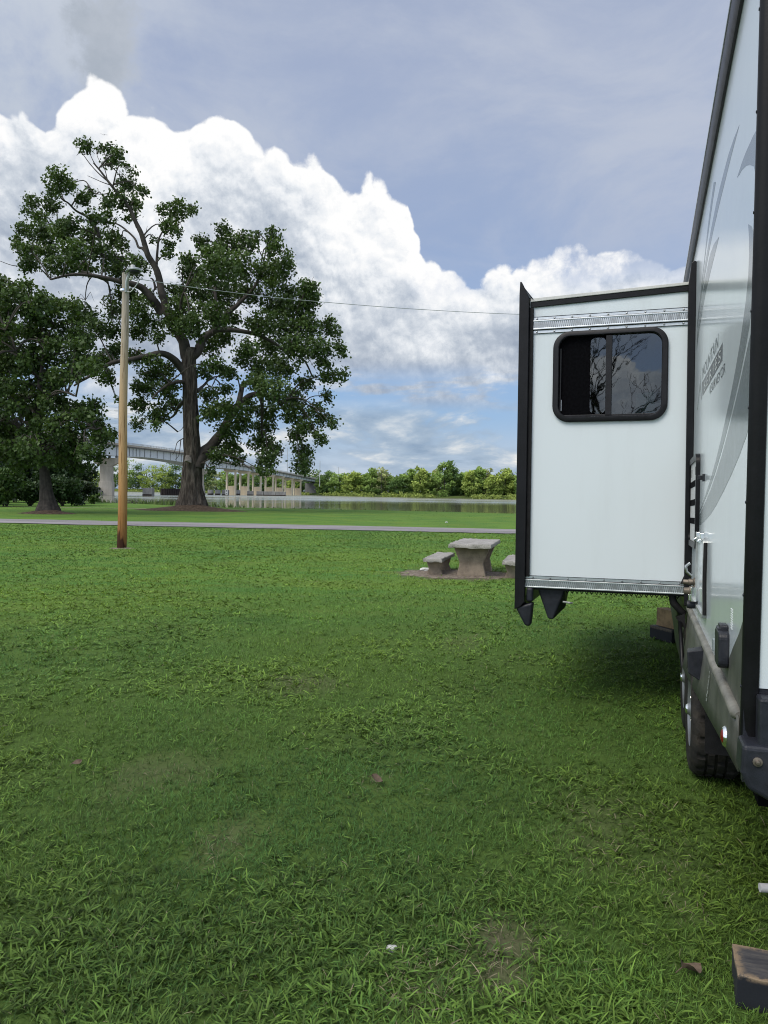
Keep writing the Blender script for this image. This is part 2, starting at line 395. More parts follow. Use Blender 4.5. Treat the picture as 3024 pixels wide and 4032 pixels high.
def _water(t, bs):
    geo = t.add('ShaderNodeNewGeometry').outputs['Position']
    sep = t.add('ShaderNodeSeparateXYZ'); t.l.new(geo, sep.inputs[0])
    bs.inputs['Base Color'].default_value = (.05, .048, .026, 1); bs.inputs['IOR'].default_value = 1.33; bs.inputs['Specular IOR Level'].default_value = .75
    mp = t.add('ShaderNodeMapping'); t.l.new(geo, mp.inputs[0]); mp.inputs['Scale'].default_value = (.5, 1., 1)
    n = t.noise(mp.outputs[0], .9, 5, .6)
    mp2 = t.add('ShaderNodeMapping'); t.l.new(geo, mp2.inputs[0]); mp2.inputs['Scale'].default_value = (.012, .05, 1)
    streak = t.noise(mp2.outputs[0], 1., 6, .65)
    rough = t.m('MULTIPLY', t.ss(sep.outputs[1], 125, 250, .0, 1.), t.ss(streak, .32, .52))
    rough = t.m('MAXIMUM', rough, t.m('MULTIPLY', t.ss(streak, .60, .68), .35))
    bs.inputs['Base Color'].default_value = (.22, .22, .15, 1)
    t.l.new(t.m('MULTIPLY_ADD', rough, .22, .03), bs.inputs['Roughness'])
    bn = t.add('ShaderNodeBump'); bn.inputs['Distance'].default_value = .25; t.l.new(t.m('MULTIPLY_ADD', rough, .28, .03), bn.inputs['Strength'])
    t.l.new(n, bn.inputs['Height']); t.l.new(bn.outputs[0], bs.inputs['Normal'])
M_WATER = material('river water', _water)

# ------------------------------------------------------------------ world and sun
SUN_AZ, SUN_EL = radians(-134), radians(50)     # azimuth from +Y towards +X
def make_world():
    w = bpy.data.worlds.new("World"); SC.world = w; w.use_nodes = True
    t = NT(w.node_tree); bg = t.n['Background']
    w.cycles.sampling_method = 'MANUAL'; w.cycles.sample_map_resolution = 512
    sky = t.add('ShaderNodeTexSky', sky_type='NISHITA'); sky.sun_disc = False; sky.sun_elevation = SUN_EL; sky.sun_rotation = SUN_AZ
    sky.air_density = 1.0; sky.dust_density = 1.6; sky.ozone_density = 1.6
    d = t.add('ShaderNodeTexCoord').outputs['Generated']
    sp = t.add('ShaderNodeSeparateXYZ'); t.l.new(d, sp.inputs[0]); X, Y, Z = sp.outputs
    az = t.m('ARCTAN2', X, Y); el = t.m('ARCSINE', Z)
    elc = t.m('MAXIMUM', el, 0.)
    # ---- cumulus skyline: elevation of the cloud tops round the horizon
    line = [(-500, 560), (-200, 430), (0, 480), (70, 440), (160, 540), (240, 500), (300, 400), (345, 372), (395, 368), (435, 385), (475, 420), (560, 425), (650, 455), (695, 485), (735, 450), (800, 440), (880, 450),
            (945, 520), (1000, 590), (1060, 592), (1100, 640), (1140, 690), (1185, 650), (1250, 645), (1310, 685), (1360, 715), (1440, 693), (1510, 742), (1545, 815), (1605, 842), (1620, 940), (1650, 1045),
            (1760, 1100), (1900, 1120), (1960, 1105), (2040, 1060), (2180, 1035), (2300, 990), (2430, 985), (2500, 1050), (2600, 1060), (2740, 1030), (3024, 1000)]
    pts = [((azel(*p)[0] / pi + 1) / 2, azel(*p)[1]) for p in line]
    pts = [(0, .2), (.06, .21), (.1, .26), (.2, .34), (.3, .3), (.38, .36)] + pts + [(.64, .3), (.75, .26), (.85, .3), (.94, .19), (1, .2)]
    fc = t.add('ShaderNodeFloatCurve'); cv = fc.mapping.curves[0]
    while len(cv.points) < len(pts): cv.points.new(.5, .5)
    for q, (a, b) in zip(cv.points, sorted(pts)): q.location = (a, b); q.handle_type = 'AUTO'
    fc.mapping.update(); t.l.new(t.m('MULTIPLY_ADD', az, .5 / pi, .5), fc.inputs['Value'])
    top = fc.outputs[0]
    # ---- noise fields on the sphere
    wob = t.vm('SCALE', t.vm('SUBTRACT', t.noise(d, 8, 5, .6, color=True), (.5, .5, .5)), scale=.028)
    q = t.vm('ADD', d, wob)
    def bump(v, sc):
        f = t.vor(v, sc, 0, 0); return t.m('SUBTRACT', 1., t.m('MULTIPLY', t.m('MULTIPLY', f, f), 1.6))
    B1, B2, B3, B4 = bump(q, 8.5), bump(q, 19.), bump(q, 44.), bump(q, 105.)
    H0 = t.m('ADD', t.m('ADD', t.m('MULTIPLY', B1, .42), t.m('MULTIPLY', B2, .30)), t.m('ADD', t.m('MULTIPLY', B3, .18), t.m('MULTIPLY', B4, .10)))
    HS = t.m('ADD', t.m('ADD', t.m('MULTIPLY', B1, .48), t.m('MULTIPLY', B2, .38)), t.m('MULTIPLY', B3, .14))
    off = lambda k: t.vm('ADD', q, (k * .35, -k * .2, k))
    S1 = t.m('MULTIPLY', t.m('SUBTRACT', B1, bump(off(.030), 8.5)), .75); S2 = t.m('MULTIPLY', t.m('SUBTRACT', B2, bump(off(.014), 19.)), .70)
    S3 = t.m('MULTIPLY', t.m('SUBTRACT', B3, bump(off(.006), 44.)), .55)
    fb = t.noise(q, 5.5, 8, .62)
    h = t.m('SUBTRACT', t.m('ADD', top, t.m('MULTIPLY', t.m('SUBTRACT', HS, .80), .16)), el)
    h = t.m('ADD', h, t.m('MULTIPLY', t.m('SUBTRACT', fb, .5), .05))
    f40 = t.noise(q, 34, 6, .68); h = t.m('ADD', h, t.m('MULTIPLY', t.m('SUBTRACT', f40, .5), .012))
    f40b = t.noise(t.vm('ADD', q, (.002, -.001, .006)), 34, 6, .68)
    m_cum = t.ss(h, .0, .007)
    # holes low in the cloud bank and between the scattered clouds on the right
    flat = t.add('ShaderNodeCombineXYZ'); t.put(flat.inputs[0], t.m('MULTIPLY', az, 2.2)); t.put(flat.inputs[1], t.m('MULTIPLY', el, 6.5))
    low = t.noise(flat.outputs[0], 2.6, 8, .58, .3); low2 = t.noise(t.vm('ADD', flat.outputs[0], (-.05, .1, 0)), 2.6, 8, .58, .3)
    big = t.noise(t.vm('ADD', q, (3, 1, 2)), 6.5, 7, .62)
    hole = t.m('MULTIPLY', t.ss(low, .40, .52), t.ss(el, .175, .135))
    hole = t.m('MAXIMUM', hole, t.ss(el, .135, .10))
    hole2 = t.m('MULTIPLY', t.ss(t.m('ADD', t.m('MULTIPLY', big, .5), t.m('MULTIPLY', fb, .5)), .53, .44), t.m('MULTIPLY', t.ss(az, .0, .07), t.ss(el, .24, .29)))
    edge = t.m('MULTIPLY', t.m('SUBTRACT', 1., hole), t.m('SUBTRACT', 1., t.m('MULTIPLY', hole2, .9)))
    m_cum = t.m('MULTIPLY', m_cum, edge)
    # ---- light on the cumulus: sunlit crowns, blue-grey hollows
    lit = t.m('ADD', t.m('ADD', S1, S2), S3); lit = t.m('ADD', lit, t.m('MULTIPLY', t.m('SUBTRACT', f40, f40b), .8))
    rim = t.ss(h, .085, .0)
    br = t.m('ADD', t.m('ADD', .42, t.m('MULTIPLY', rim, .34)), lit)
    br = t.m('ADD', br, t.m('MULTIPLY', t.m('SUBTRACT', big, .5), 2.1))
    br = t.m('ADD', br, t.ss(el, .14, .32, -.14, .10))
    br = t.m('ADD', br, t.m('MULTIPLY', t.m('SUBTRACT', H0, .75), .35))
    ccol = t.ramp(br, [(.0, (.34, .40, .50)), (.28, (.47, .53, .62)), (.50, (.63, .68, .75)), (.72, (.84, .87, .91)), (.95, (1.0, 1.0, 1.0))])
    # ---- open sky with high veil
    skyc = t.mix(1., sky.outputs[0], (.115, .115, .115), 'MULTIPLY')
    skyc = t.mix(.75, skyc, t.ramp(elc, [(.0, (.50, .62, .78)), (.11, (.27, .48, .80)), (.2, (.29, .45, .76)), (.32, (.30, .41, .66)), (.5, (.36, .44, .65)), (.75, (.42, .48, .63)), (1., (.44, .48, .58))]))
    veil = t.noise(t.vm('MULTIPLY', q, (1.2, 1.2, 3.2)), 2.4, 8, .62, .4)
    vm_ = t.m('MULTIPLY', t.ss(veil, .30, .66, .3, 1.), t.ss(el, .14, .42, .2, .9))
    skyc = t.mix(vm_, skyc, (.51, .56, .67))
    # grey wisps and the grey scud high on the left
    a0, e0 = azel(430, 150)
    dist = t.m('SQRT', t.m('ADD', t.m('POWER', t.m('MULTIPLY', t.m('SUBTRACT', az, a0), 1.15), 2.), t.m('POWER', t.m('MULTIPLY', t.m('SUBTRACT', el, e0), 1.0), 2.)))
    scud = t.ss(t.m('ADD', dist, t.m('ADD', t.m('MULTIPLY', t.m('SUBTRACT', f40, .5), .09), t.m('MULTIPLY', t.m('SUBTRACT', t.noise(d, 16, 3, .5), .5), .10))), .062, .024)
    skyl = t.m('MULTIPLY', t.ss(az, -.05, -.45), t.ss(t.m('ADD', fb, t.m('MULTIPLY', el, .3)), .48, .72))
    skyc = t.mix(t.m('MULTIPLY', skyl, .75), skyc, (.58, .63, .70))
    skyc = t.mix(t.m('MULTIPLY', scud, .8), skyc, t.mix(t.ss(fb, .4, .62), (.50, .54, .6), (.36, .41, .48)))
    # ---- low stratus bands towards the horizon
    band = t.m('MULTIPLY', t.ss(low, .40, .52), t.ss(el, .125, .095))
    blit = t.m('ADD', t.m('MULTIPLY', t.m('SUBTRACT', low, low2), 3.4), t.m('MULTIPLY', H0, -.1))
    bcol = t.ramp(t.m('ADD', .52, blit), [(.0, (.24, .34, .48)), (.45, (.40, .50, .62)), (.7, (.62, .68, .74)), (.95, (.95, .92, .86))])
    skyc = t.mix(t.ss(el, .10, .0, 0., .45), skyc, (.62, .70, .80))
    col = t.mix(t.m('MULTIPLY', band, .9), skyc, bcol)
    col = t.mix(m_cum, col, ccol)
    # added gain: unseen sunward sky behind the camera brightened to light the foreground
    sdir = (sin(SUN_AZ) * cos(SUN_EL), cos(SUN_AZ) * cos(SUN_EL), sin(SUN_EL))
    fill_gain = t.ss(t.vm('DOT_PRODUCT', d, sdir), .1, 1., 1., 1.9)
    gcol = t.add('ShaderNodeCombineColor'); [t.put(gcol.inputs[i], fill_gain) for i in range(3)]
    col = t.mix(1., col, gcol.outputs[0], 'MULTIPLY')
    # dull below the horizon
    col = t.mix(t.ss(el, .0, -.03), col, (.16, .18, .13))
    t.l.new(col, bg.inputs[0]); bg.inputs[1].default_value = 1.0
make_world()
sl = bpy.data.lights.new('sun', 'SUN'); sl.energy = 2.3; sl.angle = radians(32); sl.color = (1, .93, .82)
so = bpy.data.objects.new('sun', sl); COL.objects.link(so)
sd = Vector((sin(SUN_AZ) * cos(SUN_EL), cos(SUN_AZ) * cos(SUN_EL), sin(SUN_EL)))
so.rotation_euler = sd.to_track_quat('Z', 'Y').to_euler(); so.location = sd * 50

cd = bpy.data.cameras.new('camera'); cam = bpy.data.objects.new('camera', cd); COL.objects.link(cam); SC.camera = cam
cd.sensor_fit = 'HORIZONTAL'; cd.sensor_width = 36; cd.lens = 36; cd.clip_start = .05; cd.clip_end = 6000
cam.matrix_world = Matrix(((_r[0], _u[0], -_f[0], 0), (_r[1], _u[1], -_f[1], 0), (_r[2], _u[2], -_f[2], 1.55), (0, 0, 0, 1)))
SC.view_settings.view_transform = 'Standard'; SC.view_settings.look = 'None'; SC.view_settings.exposure = 0
SC.cycles.use_denoising = True; SC.cycles.denoiser = 'OPENIMAGEDENOISE'; SC.cycles.denoising_prefilter = 'ACCURATE'; SC.cycles.denoising_input_passes = 'RGB_ALBEDO_NORMAL'; SC.cycles.filter_width = 1.05; SC.cycles.max_bounces = 6; SC.cycles.transparent_max_bounces = 12
SC.cycles.sample_clamp_indirect = 6

# ------------------------------------------------------------------ ground, road, water
PATCH = [(on_ground(*p), r, s) for p, r, s in [((1990, 3760), .22, .9), ((620, 3060), .34, .45), ((1180, 2700), .35, .55), ((2680, 3560), .11, .9), ((860, 3330), .2, .5), ((1640, 3900), .2, .5), ((2420, 3330), .4, .3),
                                          ((1810, 2530), .35, .35), ((2390, 3220), .3, .3), ((1480, 3100), .16, .6)]]
def soil_mask(x, y):
    m = np.zeros_like(x); wob = (fbm(x * 5.1, y * 5.1, 3) - .5)
    for p, r, s in PATCH:
        d = np.hypot((x - p.x), (y - p.y) * .8) + wob * r * 1.3
        m = np.maximum(m, .8 * s * smooth(r, r * .35, d))
    d = np.hypot((x - TC.x + .15) / 1.4, (y - TC.y) / 1.1) + wob * .8
    m = np.maximum(m, smooth(1.05, .85, d))
    return m
TC = on_ground(1835, 2262)
def grid(name, xs, ys, mat, zf, colf=None):
    XX, YY = np.meshgrid(xs, ys); x = XX.ravel(); y = YY.ravel(); V = np.stack([x, y, zf(x, y)], 1)
    nx, ny = len(xs), len(ys); i, j = np.meshgrid(np.arange(nx - 1), np.arange(ny - 1)); a = (j * nx + i).ravel()
    L = np.stack([a, a + 1, a + nx + 1, a + nx], 1); n = len(a)
    return np_mesh(name, V, L.ravel(), np.arange(n) * 4, np.full(n, 4), mat, None if colf is None else colf(x, y), smooth=True)
def axis(lo, hi, fine, grow): 
    out = [0.]; s = fine
    while out[-1] < hi: out.append(out[-1] + s); s *= grow
    neg = [0.]; s = fine
    while neg[-1] > lo: neg.append(neg[-1] - s); s *= grow
    return np.array(sorted(set(out + neg)))
def lawn_cols(x, y):
    d = y - shore(x); df = y - farshore(x)
    mud = np.maximum(smooth(-.5, .8, d + (fbm(x * .6, y * .6, 3) - .5) * 2) * .8, 0) * (df < -30) + .55 * smooth(-12, -6, df) * smooth(6, 0, df)
    return np.stack([soil_mask(x, y), mud, (df > -18) * 1.], 1)
gx = axis(-1500, 1500, .13, 1.035); gy = np.concatenate([axis(-60, 8, .2, 1.06)[:-1], np.arange(8, 30, .35), np.geomspace(30, 3200, 150)])
lawn = grid('lawn', gx, np.unique(gy), M_LAWN, ground_z, lawn_cols); tag(lawn, kind='structure')
wat = grid('river', np.linspace(-1500, 1500, 12), np.geomspace(60, 1600, 20), M_WATER, lambda x, y: np.full_like(x, WATER)); tag(wat, kind='structure')
def strip(name, c, w, mat, dz):
    """ground-hugging ribbon along centre line c"""
    pts, _ = spline([(p[0], p[1], 0) for p in c], [0] * len(c), 24); mb = MB(); k = len(pts); cols = 9
    for i, p in enumerate(pts):
        d = np.array(pts[min(i + 1, k - 1)]) - np.array(pts[max(i - 1, 0)]); nrm = np.array([-d[1], d[0], 0]) / np.hypot(d[0], d[1])
        for j in range(cols):
            u = (j / (cols - 1) - .5) * w; e = 1 + (.13 * (mnoise.noise(Vector((i * .7, j, 3.3)))) if j in (0, cols - 1) else 0)
            q = np.array(p) + nrm * u * e; mb.v.append((q[0], q[1], gz(q[0], q[1]) + dz))
    mb.f = [(i * cols + j, i * cols + j + 1, (i + 1) * cols + j + 1, (i + 1) * cols + j) for i in range(k - 1) for j in range(cols - 1)]
    return mb.build(name, mat, smooth=60)
road = strip('road', [(-140, 60), (-60, 43), (-20, 37.6), (0, 35.3), (8, 34.4), (20, 33), (60, 28), (140, 20)], 4.3, M_ROAD, .03); tag(road, kind='structure')
path = strip('path', [(-70, 70), (-40, 66), (-22, 66), (-12, 70)], .8, M_PATH, .012); tag(path, kind='structure')

# ------------------------------------------------------------------ grass (uncountable: one object)
def make_grass():
    Vs, Cs, Ls, Ss = [], [], [], []; vo = 0; lo = 0
    yy = np.linspace(1.5, 34, 1200); rho = 15500 * np.minimum(1, (yy / 2.6)) ** -1 * 0 + 15500 * np.where(yy < 2.6, 1, (yy / 2.6) ** -1.7)
    wid = 2 * (yy * .58 + 2.2 + 3 * smooth(8, 20, yy)); cdf = np.cumsum(rho * wid) * (yy[1] - yy[0])
    def sample(n):
        y = np.interp(RNG.random(n) * cdf[-1], cdf, yy); return (RNG.random(n) * 2 - 1) * (y * .58 + 2.2 + 3 * smooth(8, 20, y)), y
    x, y = sample(int(cdf[-1]))
    # broad-leaved tufts: blades of one tuft share a root
    isb = RNG.random(len(x)) < np.clip((fbm(x * .8 + 5, y * .8, 3) - .36) * 2.4, .05, .72); nb = int(isb.sum())
    cx_, cy_ = x[isb], y[isb]; pick = RNG.integers(0, max(1, nb), max(1, nb // 6)); order = np.argsort(cy_[pick]); pc = pick[order]
    # each broad blade goes to a root at about its own distance
    pos = np.clip((np.searchsorted(cy_[pc], cy_) + RNG.normal(size=nb) * len(pc) * .01).astype(int), 0, len(pc) - 1)
    rr = .014 * np.sqrt(RNG.random(nb)); ra_ = RNG.random(nb) * 2 * pi
    x[isb] = cx_[pc][pos] + rr * np.cos(ra_); y[isb] = cy_[pc][pos] + rr * np.sin(ra_)
    n2 = 42000; y2 = np.sqrt(RNG.random(n2) * (80 ** 2 - 38.5 ** 2) + 38.5 ** 2); x2 = (RNG.random(n2) * 2 - 1) * (y2 * .58 + 4)
    x = np.concatenate([x, x2]); y = np.concatenate([y, y2]); isb = np.concatenate([isb, np.zeros(n2, bool)])
    tuft = fbm(x * 3.7, y * 3.7, 2); sm = soil_mask(x, y)
    keep = RNG.random(len(x)) > np.clip(sm, 0, .9)
    keep &= (tuft > .24 + .14 * RNG.random(len(x))) | (RNG.random(len(x)) < .6)
    keep &= (y < shore(x) - .6) & ((np.abs(y - (35.3 - .1 * x)) > 2.05))
    x, y, isb, tuft, sm = x[keep], y[keep], isb[keep], tuft[keep], sm[keep]
    tone = fbm(x * .28 + 40, y * .28 + 7, 4); mid = fbm(x * 1.3 + 70, y * 1.3, 3)
    for lev, sel in ((3, y < 8.5), (2, (y >= 8.5) & (y < 36)), (1, y >= 36)):
        X, Y, B, TU, SM, TO_, MI = x[sel], y[sel], isb[sel], tuft[sel], sm[sel], tone[sel], mid[sel]; n = len(X)
        far = np.clip((Y - 3) / 27, 0, 2.4)
        ang = RNG.random(n) * 2 * pi
        u1 = RNG.random(n)
        L = np.where(B, .026 + .044 * u1, .020 + .036 * u1) * (.7 + .6 * TU) * (1 + .35 * np.minimum(far, 1))
        W = np.where(B, .0036 + .0034 * RNG.random(n), .0018 + .0012 * RNG.random(n)) * (1 + far * 4.5)
        dead = RNG.random(n) < (.014 + .5 * SM); W = np.where(dead, W * .5, W)
        lean = np.where(B, .35 + 1.0 * RNG.random(n), .1 + 1.0 * RNG.random(n)); bend = np.where(B, .4 + 1.3 * RNG.random(n), .2 + 1.0 * RNG.random(n))
        z = ground_z(X, Y) - .004; lift = np.where(B, .02 * RNG.random(n), .006 * RNG.random(n))
        ca, sa = np.cos(ang), np.sin(ang)
        ts = {3: [0, .4, .75, 1.], 2: [0, .55, 1.], 1: [0, 1.]}[lev]; ws = {3: [.5, 1., .75, 0], 2: [.8, 1., 0], 1: [1., 0]}[lev]
        P = []; cur_r = np.zeros(n); cur_z = z + lift; pt = 0; tw = (RNG.random(n) - .5) * 1.2
        for i, tt in enumerate(ts):
            if i:
                a = lean + bend * (tt * .9); cur_r = cur_r + np.sin(a) * L * (tt - pt); cur_z = cur_z + np.cos(a) * L * (tt - pt); pt = tt
            px = X + ca * cur_r; py = Y + sa * cur_r; hw = W * ws[i] * .5
            if ws[i] == 0: P.append(np.stack([px, py, cur_z], 1))
            else:
                P.append(np.stack([px - sa * hw, py + ca * hw, cur_z + tw * hw], 1)); P.append(np.stack([px + sa * hw, py - ca * hw, cur_z - tw * hw], 1))
        nv = len(P); V = np.stack(P, 1)
        yel = np.clip((TO_ - .36) * 3.4, 0, 1) * .75 + .25 * RNG.random(n)
        g1 = np.array([.074, .182, .044]); g2 = np.array([.162, .268, .040]); g3 = np.array([.222, .312, .052])
        c = g1 + (g2 - g1) * yel[:, None]
        c = np.where(B[:, None], c * .55 + .45 * (g2 + (g3 - g2) * RNG.random(n)[:, None]), c)
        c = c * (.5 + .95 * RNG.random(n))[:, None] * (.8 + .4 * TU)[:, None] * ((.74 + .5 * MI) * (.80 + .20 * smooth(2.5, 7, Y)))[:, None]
        c[dead] = np.array([.30, .265, .17]) * (.6 + .6 * RNG.random(dead.sum()))[:, None]
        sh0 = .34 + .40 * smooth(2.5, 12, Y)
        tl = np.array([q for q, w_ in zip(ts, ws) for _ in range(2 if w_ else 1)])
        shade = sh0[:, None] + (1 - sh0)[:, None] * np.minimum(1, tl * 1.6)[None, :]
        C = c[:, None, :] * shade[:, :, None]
        base = vo + np.arange(n)[:, None] * nv; faces = []
        for i in range(len(ts) - 1):
            a = 2 * i; faces.append([a, a + 1, a + 3, a + 2] if ws[i + 1] else [a, a + 1, a + 2])
        flat = np.array([q for f_ in faces for q in f_]); sizes = np.array([len(f_) for f_ in faces])
        Ls.append((base + flat[None, :]).ravel())
        st = np.concatenate([[0], np.cumsum(sizes)[:-1]]); Ss.append((lo + np.arange(n)[:, None] * len(flat) + st[None, :]).ravel())
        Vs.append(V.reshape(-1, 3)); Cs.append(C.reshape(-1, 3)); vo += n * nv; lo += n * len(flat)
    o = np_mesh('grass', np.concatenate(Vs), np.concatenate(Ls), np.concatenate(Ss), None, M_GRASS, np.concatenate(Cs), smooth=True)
    return tag(o, kind='stuff')

# ------------------------------------------------------------------ travel trailer
TO = Vector((2.0259, 5.1364, 0)); TF = Vector((.3213, .94675, -.02063)).normalized(); TL = Vector((-.94698, .32122, -.00698)); TU = TF.cross(TL).normalized(); TL = TU.cross(TF)
TR = empty('travel_trailer'); tag(TR, 'white travel trailer with grey swoosh graphics and an extended slide-out room', 'travel trailer')
TR.matrix_world = Matrix(((TF.x, TL.x, TU.x, TO.x), (TF.y, TL.y, TU.y, TO.y), (TF.z, TL.z, TU.z, TO.z), (0, 0, 0, 1)))
bpy.context.view_layer.update()
WB = -.045          # lateral position of the side wall; slide face is the plane a = 0
def ra(c): return -2.87 - .085 * (c - .74)      # rear corner leans back slightly

def wall_poly(pts, t=.0006, b0=WB): return MB().prism([(a, c) for a, c in pts], 1, b0, b0 + t)

def build_trailer():
    # side wall with the rear edge leaning
    m = MB(); m.prism([(ra(.62), .62), (5.2, .62), (5.2, 3.36), (ra(3.36), 3.36)], 1, WB - .04, WB); m.build('side_wall', M_WHITE, TR)
    # rear wall, far wall, front, roof, floor
    m = MB()
    m.add([(ra(.9) - .012, WB - .03, .9), (ra(.9) - .012, -2.4, .9), (ra(3.36) - .012, -2.4, 3.36), (ra(3.36) - .012, WB - .03, 3.36)], [(0, 1, 2, 3)])
    m.add([(ra(.9) + .03, WB - .03, .9), (ra(.9) + .03, -2.4, .9), (ra(3.36) + .03, -2.4, 3.36), (ra(3.36) + .03, WB - .03, 3.36)], [(3, 2, 1, 0)])
    m.build('rear_wall', M_WHITE, TR)
    MB().box((ra(.8) - .016, -2.38, .6), (ra(.8) + .02, WB - .001, .905)).build('rear_sill', M_PLASTIC, TR)
    MB().box((-2.8, -2.44, .6), (5.2, -2.4, 3.36)).build('side_wall', M_WHITE, TR)
    MB().box((5.2, -2.44, .55), (5.25, WB, 3.36)).build('front_wall', M_WHITE, TR)
    MB().prism([(-3.1, 3.36), (5.25, 3.36), (5.25, 3.39), (-3.1, 3.39)], 1, -2.44, WB - .02).build('roof', M_ROOF, TR)
    MB().box((-2.8, -2.38, .5), (5.1, WB - .06, .6)).build('underbelly', M_DARK, TR)
    # roof edge moulding: rounded drip rail
    m = MB(); prof = [(WB - .03, 3.25), (WB + .012, 3.25), (WB + .022, 3.27), (WB + .024, 3.36), (WB + .012, 3.395), (WB - .03, 3.4)]
    m.prism(prof, 0, -3.11, 5.25); m.build('roof_moulding', M_BLACK, TR, smooth=50)
    m = MB(); m.box((-3.05, WB + .02, 3.375), (5.2, WB + .027, 3.39)); m.build('drip_rail', M_ALU, TR)
    # rear corner moulding with rounded edge
    m = MB(); n = 10; vs = []; cs = (.735, 3.36)
    prof = [(.014, WB - .002), (.013, WB + .004), (.0, WB + .006), (-.010, WB + .003), (-.019, WB - .008), (-.022, WB - .024), (-.021, WB - .042), (-.010, WB - .046)]
    for c in cs:
        for da, b in prof: vs.append((ra(c) + da, b, c))
    k = len(prof); m.add(vs, [(i, i + 1, k + i + 1, k + i) for i in range(k - 1)] + [tuple(range(k))]); cm = m.build('corner_moulding', M_BLACK, TR, smooth=60)
    for i in range(9):
        c = .9 + i * .29; MB().lathe([(0, 0), (.004, 0.001), (.0065, -.003)], 8, 1, (ra(c) + .002, WB + .007, c)).build('screw', M_PLASTIC, cm)
    # skirt below the moulded ridge, flaring over the wheels
    topb = WB + .006; row = [(-2.86, WB + .002, .621), (-2.5, WB + .008, .598), (-2.05, WB + .02, .572), (-1.6, WB + .032, .548), (-1.2, WB + .042, .525), (-1.0, .0, .512), (-.6, .008, .49), (-.2, .012, .468), (.9, .012, .46), (1.4, 0, .46), (5.1, WB, .5)]
    m = MB(); vs = []
    for a, b, c in row:
        for tt in (0, .3, .65, 1.): vs.append((a, topb + (b - topb) * tt ** 1.3, .795 + (c - .795) * tt))
    k = len(row); fs = [(i * 4 + j, i * 4 + j + 1, i * 4 + j + 5, i * 4 + j + 4) for i in range(k - 1) for j in range(3)]
    m.add(vs, fs); sk = m.build('skirt', M_SKIRT, TR, smooth=60)
    md = sk.modifiers.new('Solid', 'SOLIDIFY'); md.thickness = .006; md.offset = -1
    # scratches showing pale under-colour
    m = MB(); a0 = -1.86
    for i in range(8):
        c_ = .735 - i * .017; a_ = a0 - .006 * (i % 3); bb = WB + .006 + (.027 - .006) * ((.795 - c_) / .235) ** 1.3 + .012
        m.add([(a_, bb, c_), (a_ - .012 - .01 * (i % 2), bb, c_ + .003), (a_ - .014, bb - .0012, c_ + .016), (a_ - .002, bb - .0012, c_ + .015)], [(0, 1, 2, 3)])
    m.build('scuff_mark', M_DECALW, TR)
    # fender lip ahead of the rear wheel
    m2 = MB(); m2.tube([(-.30, .014, .47), (-.25, .02, .6), (-.05, .022, .70), (.3, .02, .74)], [.012, .014, .014, .012], 8); m2.build('fender_lip', M_BLACK, TR, smooth=60)
    # half-round ridge
    m = MB(); m.tube([(-2.83, WB + .004, .793), (-2.8, WB + .008, .793), (-1, WB + .008, .805), (.35, WB + .008, .815)], [.012, .021, .021, .021], 12); m.build('side_moulding', M_RIDGE, TR, smooth=60)
    # dark panel graphic at the rear
    tri = [(-2.88, 1.115), (-2.756, 1.047), (-2.579, .97), (-2.449, .906), (-2.321, .863), (-2.181, .83), (-1.978, .806), (-2.86, .80)]
    wall_poly(tri).build('dark_panel', M_SKIRT, TR)
